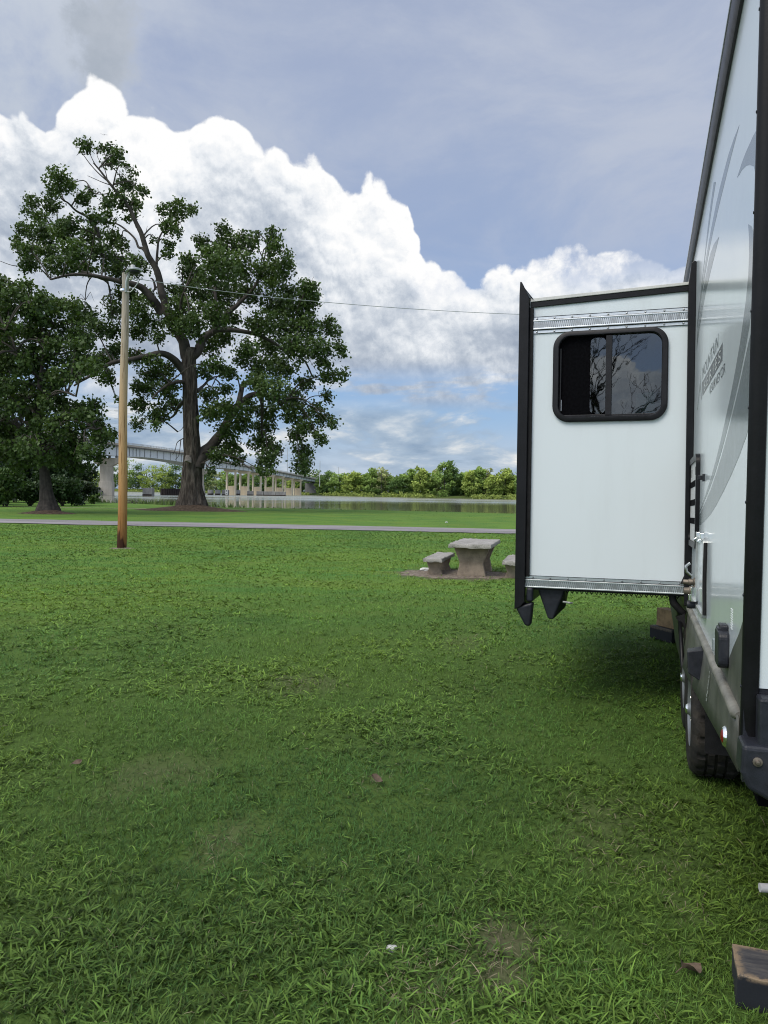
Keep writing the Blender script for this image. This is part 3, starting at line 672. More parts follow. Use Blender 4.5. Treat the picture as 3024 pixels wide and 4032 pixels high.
    # swoosh graphics
    sw = {
     'sw1': [(-2.506, 2.851), (-2.322, 2.888), (-2.114, 2.918), (-1.921, 2.928), (-1.745, 2.936), (-1.537, 2.936), (-1.257, 2.918), (-1.092, 2.899), (-.893, 2.872), (-.769, 2.84), (-.662, 2.806), (-.428, 2.742), (-.2, 2.66), (-.2, 2.63), (-.537, 2.722), (-.737, 2.774), (-.91, 2.806), (-1.005, 2.824), (-1.178, 2.846), (-1.37, 2.858), (-1.744, 2.866), (-1.868, 2.864), (-2.1, 2.862), (-2.244, 2.86), (-2.366, 2.856)],
     'sw2': [(-1.374, 3.109), (-1.187, 3.07), (-1.006, 3.012), (-.834, 2.943), (-.67, 2.872), (-.45, 2.77), (-.2, 2.69), (-.2, 2.672), (-.45, 2.75), (-.683, 2.84), (-.8, 2.89), (-.921, 2.93), (-1.112, 2.982), (-1.323, 3.03), (-1.498, 3.058)],
     'leaf': [(-1.734, 2.712), (-1.439, 2.775), (-1.225, 2.797), (-1.113, 2.796), (-.998, 2.782), (-.829, 2.762), (-.7, 2.738), (-.51, 2.69), (-.2, 2.6), (-.2, 2.5), (-.443, 2.585), (-.716, 2.645), (-.895, 2.668), (-1.079, 2.681), (-1.247, 2.693), (-1.455, 2.701), (-1.627, 2.707)],
     'cres': [(ra(2.6) + .02, 2.6), (-2.914, 2.623), (-2.708, 2.659), (-2.593, 2.672), (-2.459, 2.68), (-2.525, 2.662), (-2.613, 2.643), (-2.73, 2.607), (-2.839, 2.564), (-2.941, 2.515), (-2.98, 2.475), (ra(2.45) + .02, 2.44)],
     'blade': [(-2.82, 2.381), (-2.847, 2.33), (-2.86, 2.267), (-2.845, 2.208), (-2.793, 2.14), (-2.706, 2.075), (-2.646, 2.035), (-2.567, 1.992), (-2.469, 1.943), (-2.36, 1.895), (-2.2, 1.835), (-1.997, 1.762), (-1.768, 1.69), (-1.503, 1.62), (-1.192, 1.55), (-.902, 1.492), (-.6, 1.44), (-.6, 1.43), (-.905, 1.479), (-1.112, 1.515), (-1.474, 1.578), (-1.746, 1.635), (-1.954, 1.688), (-2.163, 1.748), (-2.37, 1.812), (-2.555, 1.878), (-2.662, 1.918), (-2.748, 1.957), (-2.829, 1.996), (-2.904, 2.04), (-2.943, 2.076), (ra(2.13) + .02, 2.13), (ra(2.25) + .02, 2.25), (-2.981, 2.29), (-2.909, 2.342)],
     'arc': [(ra(2.01) + .02, 2.01), (-2.877, 1.985), (-2.793, 1.948), (-2.703, 1.911), (-2.599, 1.87), (-2.42, 1.808), (-2.238, 1.747), (-2.039, 1.687), (-1.811, 1.63), (-1.513, 1.564), (-1.116, 1.497), (-.808, 1.45), (-.6, 1.42), (-.6, 1.37), (-.825, 1.383), (-1.137, 1.405), (-1.502, 1.44), (-1.808, 1.481), (-2.146, 1.536), (-2.426, 1.588), (-2.681, 1.642), (-2.862, 1.69), (ra(1.72) + .02, 1.72)]}
    for p in sw.values(): wall_poly(p).build('swoosh_graphic', M_DECAL, TR)
    # name plate: peak mark, lettering, slanted banner
    wall_poly([(-.62, 2.285), (-.5, 2.2), (-.33, 2.095), (-.43, 2.095), (-.56, 2.18), (-.6, 2.2), (-.645, 2.165), (-.73, 2.105), (-.78, 2.105), (-.7, 2.19)]).build('peak_emblem', M_DECALT, TR)
    wall_poly([(-.735, 2.203), (-1.997, 2.172), (-2.0, 2.094), (-.815, 2.116)]).build('banner_graphic', M_DECALD, TR)
    def text(body, a0, a1, c, h, mat, name, off, tilt=0., sp=1.):
        off *= .3
        cu = bpy.data.curves.new(name, 'FONT'); cu.body = body; cu.size = 1; cu.extrude = .0; cu.space_character = sp; cu.resolution_u = 3
        o = bpy.data.objects.new(name, cu); COL.objects.link(o); bpy.context.view_layer.update()
        dg = bpy.context.evaluated_depsgraph_get(); me = bpy.data.meshes.new_from_object(o.evaluated_get(dg)); bpy.data.objects.remove(o)
        xs = [v.co.x for v in me.vertices]; ys = [v.co.y for v in me.vertices]; x0, x1, y0, y1 = min(xs), max(xs), min(ys), max(ys)
        for v in me.vertices:
            u = (v.co.x - x0) / (x1 - x0); w = (v.co.y - y0) / (y1 - y0)
            v.co = (a0 + (a1 - a0) * u, WB + off, c + h * w + tilt * u)
        me.materials.append(mat); ob = bpy.data.objects.new(name, me); COL.objects.link(ob); ob.parent = TR
        return ob
    text('MOUNTAIN', -.78, -1.78, 2.216, .068, M_DECALT, 'lettering', .003, -.022, 1.05)
    text('SERIES', -.95, -1.93, 2.122, .052, M_DECALW, 'lettering', .0045, -.014, 1.3)
    text('SURVEYOR', -1.42, -2.14, 2.045, .045, M_DECALD, 'lettering', .003, -.025)
    wall_poly([(-1.36, 2.093), (-1.39, 2.085), (-1.40, 2.06), (-1.37, 2.045), (-1.33, 2.06), (-1.335, 2.085)]).build('round_emblem', M_DECALT, TR)
    # appliance vent: frame with three louvre slots
    m = MB(); m.prism([(a, c) for a, c in rrect(-.72, 1.255, -.02, 1.785, .05)], 1, WB, WB + .014); vn = m.build('vent_panel', M_VENT, TR, bevel=.004)
    m = MB()
    out = rrect(-.735, 1.24, -.005, 1.8, .06, 6); inn = rrect(-.70, 1.275, -.04, 1.765, .04, 6); k = len(out)
    m.add([(a, WB + .001, c) for a, c in out] + [(a, WB + .024, c) for a, c in out] + [(a, WB + .024, c) for a, c in inn] + [(a, WB + .012, c) for a, c in inn],
          [(i, (i + 1) % k, k + (i + 1) % k, k + i) for i in range(k)] + [(k + i, k + (i + 1) % k, 2 * k + (i + 1) % k, 2 * k + i) for i in range(k)] + [(2 * k + i, 2 * k + (i + 1) % k, 3 * k + (i + 1) % k, 3 * k + i) for i in range(k)])
    m.build('vent_frame', M_BLACK, vn, smooth=50)
    for c in (1.632, 1.516, 1.402): MB().box((-.64, WB + .013, c - .019), (-.08, WB + .0165, c + .019)).build('vent_slot', M_DARK, vn)
    for a in (-.18, -.55): MB().box((a - .006, WB + .014, 1.68), (a + .006, WB + .018, 1.73)).build('vent_clip', M_ALUD, vn)
    # hold-back clip
    m = MB(); m.box((-1.1, WB, 1.62), (-1.05, WB + .012, 1.66)); m.box((-1.08, WB + .012, 1.628), (-1.066, WB + .034, 1.652)); m.build('door_catch', M_PLASTIC, TR, bevel=.003)
    # cargo door: grey frame, gasket, hinges, latch and barrel lock
    m = MB(); out = rrect(-1.37, .915, -.80, 1.318, .03, 5); inn = rrect(-1.352, .933, -.818, 1.30, .02, 5); k = len(out)
    m.add([(a, WB + .0, c) for a, c in out] + [(a, WB + .022, c) for a, c in out] + [(a, WB + .022, c) for a, c in inn] + [(a, WB + .01, c) for a, c in inn],
          [(i, (i + 1) % k, k + (i + 1) % k, k + i) for i in range(k)] + [(k + i, k + (i + 1) % k, 2 * k + (i + 1) % k, 2 * k + i) for i in range(k)] + [(2 * k + i, 2 * k + (i + 1) % k, 3 * k + (i + 1) % k, 3 * k + i) for i in range(k)])
    dr = m.build('cargo_door', M_GALV, TR, smooth=50)
    MB().prism(inn, 1, WB + .002, WB + .011).build('door_panel', M_WHITE, dr)
    m = MB(); m.tube([(-1.372, WB + .01, .935), (-1.376, WB + .013, 1.1), (-1.372, WB + .01, 1.3)], .009, 8); m.build('gasket', M_RUBBER, dr, smooth=60)
    for aa in (-.95, -1.25):
        m = MB(); m.box((aa - .03, WB + .012, 1.305), (aa + .03, WB + .03, 1.345)); m.tube([(aa - .035, WB + .032, 1.303), (aa + .035, WB + .032, 1.303)], .011, 8); m.build('hinge', M_CHROME, dr, bevel=.002)
    m = MB(); m.box((-.9, WB + .02, .95), (-.86, WB + .05, 1.03)); m.box((-.895, WB + .048, .955), (-.865, WB + .062, .99)); m.build('latch', M_CHROME, dr, bevel=.003)
    m = MB(); m.lathe([(0, .066), (.02, .066), (.024, .05), (.02, .0), (0, .0)], 14, 1, (-.84, WB, .928)); m.build('barrel_lock', M_PLASTIC, dr, smooth=50)
    # water hook-ups ahead of the door
    for a, c, r in ((-.6, .985, .02), (-.52, 1.03, .015)):
        m = MB(); m.lathe([(0, .075), (r * .7, .075), (r, .07), (r, .045), (r * 1.35, .04), (r * 1.35, .018), (r * 1.9, .012), (r * 1.9, 0)], 14, 1, (a, WB, c)); m.build('water_inlet', M_RUST, TR, smooth=45)
    m = MB(); m.tube([(-.42, WB + .02, 1.06), (-.42, WB + .05, 1.085), (-.42, WB + .055, 1.12), (-.42, WB + .03, 1.14)], .009, 8); m.build('valve_handle', M_STEEL, TR, smooth=60)
    # cable inlet box, rounded cover with flip lid
    m = MB(); m.prism([(a, c) for a, c in rrect(-2.47, .872, -2.31, 1.01, .03, 5)], 1, WB, WB + .038); ib = m.build('cable_inlet', M_PLASTIC, TR, bevel=.008, bseg=3)
    m = MB(); m.prism([(a, c) for a, c in rrect(-2.43, 1.0, -2.35, 1.03, .01, 4)], 1, WB + .002, WB + .03); m.tube([(-2.43, WB + .03, 1.012), (-2.35, WB + .03, 1.012)], .008, 8); m.build('flip_lid', M_PLASTIC, ib, bevel=.003)
    m = MB(); m.prism([(a, c) for a, c in rrect(-2.28, .88, -2.26, .99, .006, 3)], 1, WB, WB + .006); m.build('sealant', M_DECALW, ib)
    # printed notice beside the inlet
    m = MB()
    for i in range(9): m.box((-2.5 + .003 * (i % 3), WB, 1.03 + i * .0085), (-2.545, WB + .0015, 1.034 + i * .0085))
    m.build('printed_notice', M_DECALW, TR)
    MB().prism([(a, c) for a, c in rrect(-1.82, .83, -1.79, .885, .006, 3)], 1, WB, WB + .006).build('small_plug', M_DECALT, TR)
    # furnace scoop on the skirt
    m = MB(); m.add([(-1.30, -.035, .77), (-1.42, -.035, .77), (-1.42, -.035, .60), (-1.30, -.035, .62), (-1.3, .042, .75), (-1.42, .046, .755), (-1.42, .04, .645), (-1.3, .03, .66)],
                    [(0, 1, 2, 3), (4, 7, 6, 5), (0, 4, 5, 1), (1, 5, 6, 2), (2, 6, 7, 3), (3, 7, 4, 0)]); m.build('exhaust_scoop', M_PLASTIC, TR, bevel=.006, bseg=3)
    # oval side marker lamp in a bright bezel
    cen = (-2.52, WB + .002, .64); m = MB(); m.lathe([(.036, -.002), (.038, .014), (.032, .022), (.026, .02), (.025, .008)], 24, 1, cen, None); mk = m.build('side_marker', M_CHROME, TR, smooth=50)
    m = MB(); m.lathe([(.0, .029), (.012, .028), (.022, .025), (.027, .017), (.027, .004)], 20, 1, cen); m.build('lens', M_RED, mk, smooth=60)
    # rear bumper cap with bolts
    m = MB(); m.prism([(WB + .012, .745), (WB + .016, .66), (WB - .005, .612), (WB - .06, .585), (-2.38, .585), (-2.38, .745)], 0, -3.0, -2.865); bp = m.build('rear_bumper', M_PLASTIC, TR, bevel=.014, bseg=3)
    m = MB(); m.box((-2.98, -2.38, .72), (-2.90, WB - .035, .885)); m.build('bumper_ledge', M_PLASTIC, bp, bevel=.008)
    for b_, c_ in ((WB - .03, .70), (WB - .075, .635), (WB - .10, .84)):
        m = MB(); m.lathe([(0, -.012), (.006, -.011), (.008, -.005), (.014, -.004), (.014, 0)], 12, 0, ((-3.001 if c_ < .8 else -2.981), b_, c_)); m.build('bolt', M_RUST, bp, smooth=50)
    # mud flap
    MB().box((-1.33, -.55, .23), (-1.322, -.05, .55)).build('mud_flap', M_RUBBER, TR)
    # wheels
    def wheel(a0, b0, r):
        W = .235; n = 120
        prof = [(.20, -.03), (.215, .0), (.29, .012), (.325, .004), (r - .006, -.018), (r, -.032), (r, -.062), (r - .010, -.064), (r - .010, -.074), (r, -.076), (r, -.108), (r - .010, -.110), (r - .010, -.122), (r, -.124), (r, -.158), (r - .010, -.16), (r - .010, -.170), (r, -.172), (r, -.203), (r - .006, -.217), (.325, -.239), (.29, -.247), (.2, -.22)]
        def rm(i, j):
            if i in (5, 6, 9, 10, 13, 14, 17, 18): return .955 if (j + (i // 4) * 2) % 6 == 0 else 1.
            if i == 4: return .985 if j % 3 == 0 else 1.
            return 1.
        hub = MB().lathe([(0, .016), (.03, .016), (.034, .006), (.05, -.006), (.09, -.022), (.15, -.03), (.19, -.012), (.203, .004), (.208, -.01), (.2, -.03)], 40, 1, (a0, b0, r - .014)).build('wheel', M_WHEEL, TR, smooth=45)
        MB().lathe([(q, h) for q, h in prof], n, 1, (a0, b0, r - .014), rm).build('tyre', M_TYRE, hub, smooth=40)
        MB().lathe([(0, .028), (.02, .026), (.028, .018), (.03, .0)], 20, 1, (a0, b0, r - .014)).build('hub_cap', M_CHROME, hub, smooth=50)
        for q in range(6): MB().lathe([(0, -.002), (.008, -.002), (.01, -.01), (.01, -.03)], 6, 1, (a0 + .065 * cos(q * pi / 3), b0, r - .014 + .065 * sin(q * pi / 3))).build('lug_nut', M_STEEL, hub)
    wheel(-.87, -.004, .355); wheel(.03, -.014, .355)
    MB().box((-1.5, -.5, .55), (1.2, -.10, .6)).build('wheel_well', M_DARK, TR)
    # ---- slide-out room
    m = MB(); m.add([(0, -.0, .90), (3.2, -.0, .90), (3.2, 1.06, .90), (0, 1.06, .90), (0, -.0, 2.99), (3.2, -.0, 2.99), (3.2, 1.06, 2.955), (0, 1.06, 2.955)],
                    [(0, 3, 2, 1), (4, 5, 6, 7), (1, 2, 6, 5), (2, 3, 7, 6)])
    # face with the window opening left clear
    hole = rrect(.15, 2.105, .86, 2.69, .09, 6); fr = [(-.045, .9), (1.06, .9), (1.06, 2.955), (-.045, 2.99)]
    bm = bmesh.new(); o1 = [bm.verts.new((0, b, c)) for b, c in fr]; o2 = [bm.verts.new((0, b, c)) for b, c in hole]
    es = [bm.edges.new((o1[i], o1[(i + 1) % 4])) for i in range(4)] + [bm.edges.new((o2[i], o2[(i + 1) % len(o2)])) for i in range(len(o2))]
    bmesh.ops.triangle_fill(bm, use_beauty=True, edges=es); bm.verts.index_update()
    m.add([tuple(v.co) for v in bm.verts], [tuple(v.index for v in f.verts) for f in bm.faces]); bm.free()
    sl_ = m.build('slide_out', M_SLIDE, TR)
    m = MB(); m.add([(-.012, -.045, 2.945), (-.012, 1.05, 2.905), (-.012, 1.05, 2.957), (-.012, -.045, 2.992), (3.2, -.045, 2.992), (3.2, 1.05, 2.957)], [(0, 1, 2, 3)]);
    m = MB().prism([(-.045, 2.943), (1.052, 2.902), (1.052, 2.94), (-.045, 2.982)], 0, -.014, .0); m.build('roof_trim', M_BLACK, sl_, bevel=.003)
    m = MB().prism([(-.045, 2.983), (1.052, 2.941), (1.052, 2.966), (-.045, 3.003)], 0, -.02, 3.2); m.build('roof_sheet', M_ROOF, sl_, bevel=.003)
    # outer end flange seen edge on, with pointed top and tapered foot
    m = MB().prism([(1.058, .80), (1.085, .765), (1.128, .745), (1.128, 3.0), (1.124, 3.085), (1.112, 3.08), (1.07, 2.99), (1.058, 2.96)], 0, -.05, .02); m.prism([(1.058, .80), (1.128, .745), (1.128, 3.0), (1.058, 2.96)], 0, 3.18, 3.25); m.box((.02, 1.058, .76), (3.18, 1.12, .84)); m.box((.02, 1.058, 2.9), (3.18, 1.12, 2.98)); m.build('end_flange', M_BLACK, sl_, bevel=.004)
    MB().box((.02, 1.06, .84), (3.18, 1.105, 2.9)).build('end_panel', M_WHITE, sl_)
    MB().prism([(1.03, .98), (1.058, .98), (1.058, 2.90), (1.03, 2.90)], 0, -.024, 0).build('corner_strip', M_RUBBER, sl_, bevel=.004)
    m = MB(); m.prism([(1.11, 3.06), (1.124, 3.09), (1.05, 2.975), (1.036, 2.962)], 0, -.03, .3); m.build('awning_cap', M_BLACK, sl_, bevel=.004)
    # wall flange at the inner end
    m = MB().prism([(WB, .83), (.0, .83), (.004, 2.98), (-.006, 3.05), (-.012, 3.12), (-.03, 3.135), (WB, 3.13)], 0, -.04, 3.26); m.build('wall_flange', M_BLACK, TR, bevel=.005)
    MB().prism([(.0, .975), (.022, .975), (.0, 1.03)], 0, -.03, 0).build('wiper_seal', M_RUBBER, sl_)
    # toothed rails: extrusion, serpentine groove, screws
    def rail(c0, c1, lips):
        r = MB(); r.box((-.012, -.04, c0), (0, 1.085, c1)); r.box((-.018, -.04, c1 - .009), (-.011, 1.085, c1)); r.box((-.018, -.04, c0), (-.011, 1.085, c0 + .009))
        ro = r.build('slide_rail', M_ALU, sl_, bevel=.0015)
        g = MB(); cm_ = (c0 + c1) / 2; hh = (c1 - c0) * .29; n = 78; path = []
        for i in range(n * 12):
            u = i / 12; x = math.tanh(2.6 * sin(2 * pi * u)) / math.tanh(2.6)
            path.append((-.0125, -.03 + 1.11 * i / (n * 12) + .0022 * sin(4 * pi * u) * 0, cm_ + hh * x))
        vs = []
        for i, p in enumerate(path):
            q = path[min(i + 1, len(path) - 1)]; p_ = path[max(i - 1, 0)]; d = Vector((0, q[1] - p_[1], q[2] - p_[2])).normalized(); nn = Vector((0, -d.z, d.y)) * .0016
            vs += [tuple(Vector(p) + nn), tuple(Vector(p) - nn)]
        g.add(vs, [(2 * i, 2 * i + 1, 2 * i + 3, 2 * i + 2) for i in range(len(path) - 1)]); g.build('rack_groove', M_ALUD, ro)
        for zz, side in lips:
            l = MB().box((-.005, -.04, min(zz, zz + side * .02)), (0, 1.055, max(zz, zz + side * .02))); l.build('rail_lip', M_ALU, ro, bevel=.001)
            for i in range(9): MB().lathe([(0, -.009), (.005, -.008), (.0075, -.004), (.0075, -.002)], 8, 0, (-.003, .03 + i * .122, zz + side * .009)).build('screw', M_STEEL, ro)
            MB().box((-.008, -.04, zz + side * .02), (-.004, 1.055, zz + side * .0225)).build('seal_line', M_RUBBER, ro)
        for zz in (c0 - .0035, c1 + .0005): MB().box((-.014, -.04, zz), (-.009, 1.07, zz + .003)).build('seal_line', M_RUBBER, ro)
    rail(2.742, 2.808, ((2.8125, 1), (2.737, -1))); rail(.903, .962, ((.966, 1),))
    # gear rack under the floor: black saw-tooth bar
    m = MB(); n = 24; pts = []
    for i in range(n + 1):
        b = .02 + .80 * i / n; pts.append((.06, b, .893))
        if i < n: pts.append((.06, b + .4 / n, .868))
    m.tube(pts, .006, 6); m.build('gear_rack', M_BLACK, sl_)
    MB().box((.03, .0, .885), (.1, 1.04, .90)).build('floor_edge', M_BLACK, sl_)
    # folded black corner skids below the floor
    m = MB(); m.add([(-.04, 1.126, .76), (-.04, 1.0, .80), (.06, 1.0, .80), (.06, 1.126, .76), (-.03, 1.055, .625), (-.03, 1.015, .625), (.05, 1.015, .63), (.05, 1.055, .63)],
                    [(0, 1, 2, 3), (4, 7, 6, 5), (0, 4, 5, 1), (1, 5, 6, 2), (2, 6, 7, 3), (3, 7, 4, 0)]); m.box((-.035, 1.0, .80), (.06, 1.05, .902)); m.build('corner_skid', M_PLASTIC, sl_, bevel=.018, bseg=4)
    m = MB(); m.add([(.03, .98, .90), (.03, .78, .90), (.34, .78, .90), (.34, .98, .90), (.04, .905, .675), (.04, .865, .672), (.3, .80, .735), (.3, .83, .735)],
                    [(0, 1, 2, 3), (4, 7, 6, 5), (0, 4, 5, 1), (1, 5, 6, 2), (2, 6, 7, 3), (3, 7, 4, 0)]); m.build('corner_skid', M_PLASTIC, sl_, bevel=.022, bseg=4)
    m = MB(); m.tube([(.05, .80, .805), (.05, .75, .80), (.06, .735, .798)], .008, 6); m.build('drain_stub', M_GALV, sl_)
    m = MB(); m.tube([(.05, .075, .90), (.05, .062, .84), (.05, .02, .79), (.06, -.01, .765)], [.022, .026, .024, .02], 8); m.build('wiring_loom', M_RUBBER, TR, smooth=60)
    m = MB(); m.add([(.02, -.01, .77), (.02, .045, .74), (.02, .02, .70), (.02, -.02, .66), (.12, -.01, .77), (.12, .045, .74), (.12, .02, .70), (.12, -.02, .66)], [(3, 2, 1, 0), (4, 5, 6, 7), (0, 1, 5, 4), (1, 2, 6, 5), (2, 3, 7, 6), (3, 0, 4, 7)]); m.build('seal_flap', M_RUBBER, TR)
    # window
    def ring(o_, i_, x0, x1, ch=.008):
        k = len(o_); m = MB()
        def sh(p, f): # shrink towards centre for the chamfer
            cx = sum(q[0] for q in o_) / k; cy = sum(q[1] for q in o_) / k
            return [(cx + (q[0] - cx) * (1 - f / .38), cy + (q[1] - cy) * (1 - f / .31)) for q in p]
        o2 = sh(o_, ch); i2 = sh(i_, -ch * .6)
        rows = [[(x1, b, c) for b, c in o_], [(x0 + .006, b, c) for b, c in o_], [(x0, b, c) for b, c in o2], [(x0, b, c) for b, c in i2], [(x0 + .006, b, c) for b, c in i_], [(x1 + .02, b, c) for b, c in i_]]
        vs = [p for r in rows for p in r]; m.add(vs, [(r * k + i, r * k + (i + 1) % k, (r + 1) * k + (i + 1) % k, (r + 1) * k + i) for r in range(5) for i in range(k)])
        return m
    out = rrect(.122, 2.078, .888, 2.715, .115, 9); inn = rrect(.163, 2.116, .847, 2.680, .078, 9)
    wf = ring(out, inn, -.026, .002).build('window', M_WFRAME, sl_, smooth=35)
    MB().box((-.016, .487, 2.12), (.02, .529, 2.676)).build('mullion', M_WFRAME, wf, bevel=.004)
    MB().box((-.01, .17, 2.110), (.02, .843, 2.128)).build('sill_track', M_WFRAME, wf, bevel=.003)
    MB().box((.004, .16, 2.11), (.007, .489, 2.685)).build('pane', M_GLASS, wf)
    MB().prism([(b, c) for b, c in rrect(.529, 2.135, .634, 2.665, .035, 6)], 0, .008, .011).build('sliding_pane', M_GLASS, wf)
    MB().box((.016, .52, 2.11), (.019, .85, 2.685)).build('insect_screen', M_SCREEN, wf)
    MB().box((.0, .832, 2.16), (.012, .840, 2.6)).build('screen_pull', M_WFRAME, wf)
    MB().box((.012, .828, 2.16), (.014, .836, 2.24)).build('latch', M_STEEL, wf)
    MB().box((.05, .12, 2.08), (.06, .9, 2.72)).build('dark_interior', M_DARK, wf)
    MB().prism([(b, c) for b, c in rrect(.205, 2.135, .285, 2.275, .02, 5)], 0, .036, .04).build('far_window', M_FARWIN, wf)  # pale panels standing for the opposite window seen through the glass
    MB().prism([(b, c) for b, c in rrect(.285, 2.135, .325, 2.275, .004, 3)], 0, .038, .042).build('far_window', M_VENT, wf)
build_trailer()

# ------------------------------------------------------------------ picnic table and benches
def slab(L, W, T, seed):
    """rough-edged concrete slab, length on y, width on x"""
    mb = MB(); nx, ny, nz = 14, 26, 4; idx = {}
    bm = bmesh.new()
    def V(i, j, k):
        key = (i, j, k)
        if key not in idx:
            p = Vector(((i / nx - .5) * W, (j / ny - .5) * L, (k / nz - .5) * T))
            edge = max(abs(i / nx - .5), abs(j / ny - .5)) > .49
            q = p * 9 + Vector((seed, 0, 0)); d = mnoise.noise_vector(q) * (.012 if edge else .003) + mnoise.noise_vector(q * 3.1) * (.010 if edge else .0015)
            if edge and k in (0, nz):   # chipped, worn arrises
                p.x *= 1 - .012 / W; p.y *= 1 - .012 / L; d *= 1.4
            idx[key] = bm.verts.new(p + d)
        return idx[key]
    def quad(a, b, c, d): bm.faces.new((V(*a), V(*b), V(*c), V(*d)))
    for i in range(nx):
        for j in range(ny):
            quad((i, j, nz), (i + 1, j, nz), (i + 1, j + 1, nz), (i, j + 1, nz)); quad((i, j, 0), (i, j + 1, 0), (i + 1, j + 1, 0), (i + 1, j, 0))
    for k in range(nz):
        for i in range(nx):
            quad((i, 0, k), (i + 1, 0, k), (i + 1, 0, k + 1), (i, 0, k + 1)); quad((i, ny, k), (i, ny, k + 1), (i + 1, ny, k + 1), (i + 1, ny, k))
        for j in range(ny):
            quad((0, j, k), (0, j, k + 1), (0, j + 1, k + 1), (0, j + 1, k)); quad((nx, j, k), (nx, j + 1, k), (nx, j + 1, k + 1), (nx, j, k + 1))
    mb.v = [tuple(v.co) for v in bm.verts]; bm.verts.index_update(); mb.f = [tuple(v.index for v in f.verts) for f in bm.faces]; bm.free(); return mb
def waist_leg(y, top, mid, base, h, t):
    hm = h * .48
    return MB().prism([(-base, -.06), (base, -.06), (base * .97, .02), (mid, hm), (top, h), (-top, h), (-mid, hm), (-base * .97, .02)], 1, y - t / 2, y + t / 2)
def table(name, loc, rz, L, W, T, H, legs, label, cat, group=None, seed=0):
    r = empty(name, loc, rz, label, cat, group)
    s = slab(L, W, T, seed).build('tabletop' if name == 'picnic_table' else 'seat', M_CONC, r, smooth=55); s.location = (0, 0, H - T / 2)
    for y in legs[0]: waist_leg(y, *legs[1:4], H - T, legs[4]).build('leg', M_CONCL, r, bevel=.012)
    return r
TYAW = radians(-13.5)
def tpt(px, py, Y): p = at(px, py, Y); return (p.x, p.y, gz(p.x, p.y))
A = Vector((sin(-TYAW), cos(-TYAW), 0)); Bx = Vector((cos(TYAW), sin(TYAW), 0))
tc = on_ground(1856, 2269) + A * .68
table('picnic_table', (tc.x, tc.y, tc.z - .02), TYAW, 2.1, .84, .075, .685, ((-.68, .62), .36, .235, .30, .12), 'concrete picnic table with waisted slab legs on bare dirt beside the slide-out', 'picnic table', seed=3)
bc = on_ground(1712, 2263) + A * .55
table('concrete_bench', (bc.x, bc.y, bc.z - .02), TYAW, 1.72, .39, .075, .375, ((-.55, .52), .17, .12, .175, .12), 'concrete bench on the open left side of the picnic table, in full view', 'bench', 'concrete benches beside the picnic table', 11)
dc = tc + (tc - bc); dc = on_ground(2020, 2276) + A * .55
table('concrete_bench', (dc.x, dc.y, dc.z - .02), TYAW, 1.72, .39, .075, .375, ((-.55, .52), .17, .12, .175, .12), 'concrete bench between picnic table and slide-out, half hidden by black end flange', 'bench', 'concrete benches beside the picnic table', 23)
# dirt island under the table
def blob(name, c, rx, ry, rot, mat, dz, seed, n=56, rings=6, dome=0.):
    mb = MB(); vs = [(c.x, c.y, gz(c.x, c.y) + dz + .02 + dome)]
    for k in range(1, rings + 1):
        for i in range(n):
            t = 2 * pi * i / n; w = 1 + .16 * mnoise.noise(Vector((cos(t) * 2.3 + seed, sin(t) * 2.3, k * .2)))
            x = rx * cos(t) * w * k / rings; y = ry * sin(t) * w * k / rings
            X = c.x + x * cos(rot) - y * sin(rot); Y = c.y + x * sin(rot) + y * cos(rot)
            vs.append((X, Y, gz(X, Y) + dz * (1 if k < rings else -.6) + dome * (1 - (k / rings)) ** 1.5 + .018 * (1 - (k / rings) ** 2) + .012 * mnoise.noise(Vector((X * 4, Y * 4, seed)))))
    fs = [(0, 1 + i, 1 + (i + 1) % n) for i in range(n)] + [(1 + (k - 1) * n + i, 1 + k * n + i, 1 + k * n + (i + 1) % n, 1 + (k - 1) * n + (i + 1) % n) for k in range(1, rings) for i in range(n)]
    mb.add(vs, fs); return mb.build(name, mat, smooth=60)
tag(blob('dirt_patch', Vector((TC.x - .15, TC.y + .05, 0)), 1.25, .85, 0, M_DIRT, .004, 5), kind='structure')
def rock(name, c, s, mat, seed, label, cat, flat=.6, group=None):
    bm = bmesh.new(); bmesh.ops.create_icosphere(bm, subdivisions=3, radius=1)
    for v in bm.verts:
        v.co *= 1 + .35 * mnoise.noise(v.co * 1.7 + Vector((seed, seed, 0))) + .12 * mnoise.noise(v.co * 5 + Vector((0, seed, 0))); v.co = Vector((v.co.x * s[0], v.co.y * s[1], v.co.z * s[2]))
    m = MB(); bm.verts.index_update(); m.add([v.co for v in bm.verts], [tuple(v.index for v in f.verts) for f in bm.faces]); bm.free()
    o = m.build(name, mat, smooth=35); o.location = (c.x, c.y, c.z + s[2] * .55); return tag(o, label, cat, group)
p = on_ground(1676, 2249); rock('concrete_chunk', p, (.12, .09, .05), M_STONE, 3, 'broken whitish concrete chunk on the dirt beside the bench', 'concrete chunk')
p = on_ground(1541, 3742); rock('pale_stone', p, (.018, .014, .012), M_STONE, 9, 'small pale stone lying in the foreground grass', 'stone')
p = on_ground(1758, 2058); rock('paper_scrap', p, (.08, .07, .04), M_PVC, 19, 'white scrap of litter on the grass beyond the road', 'litter')

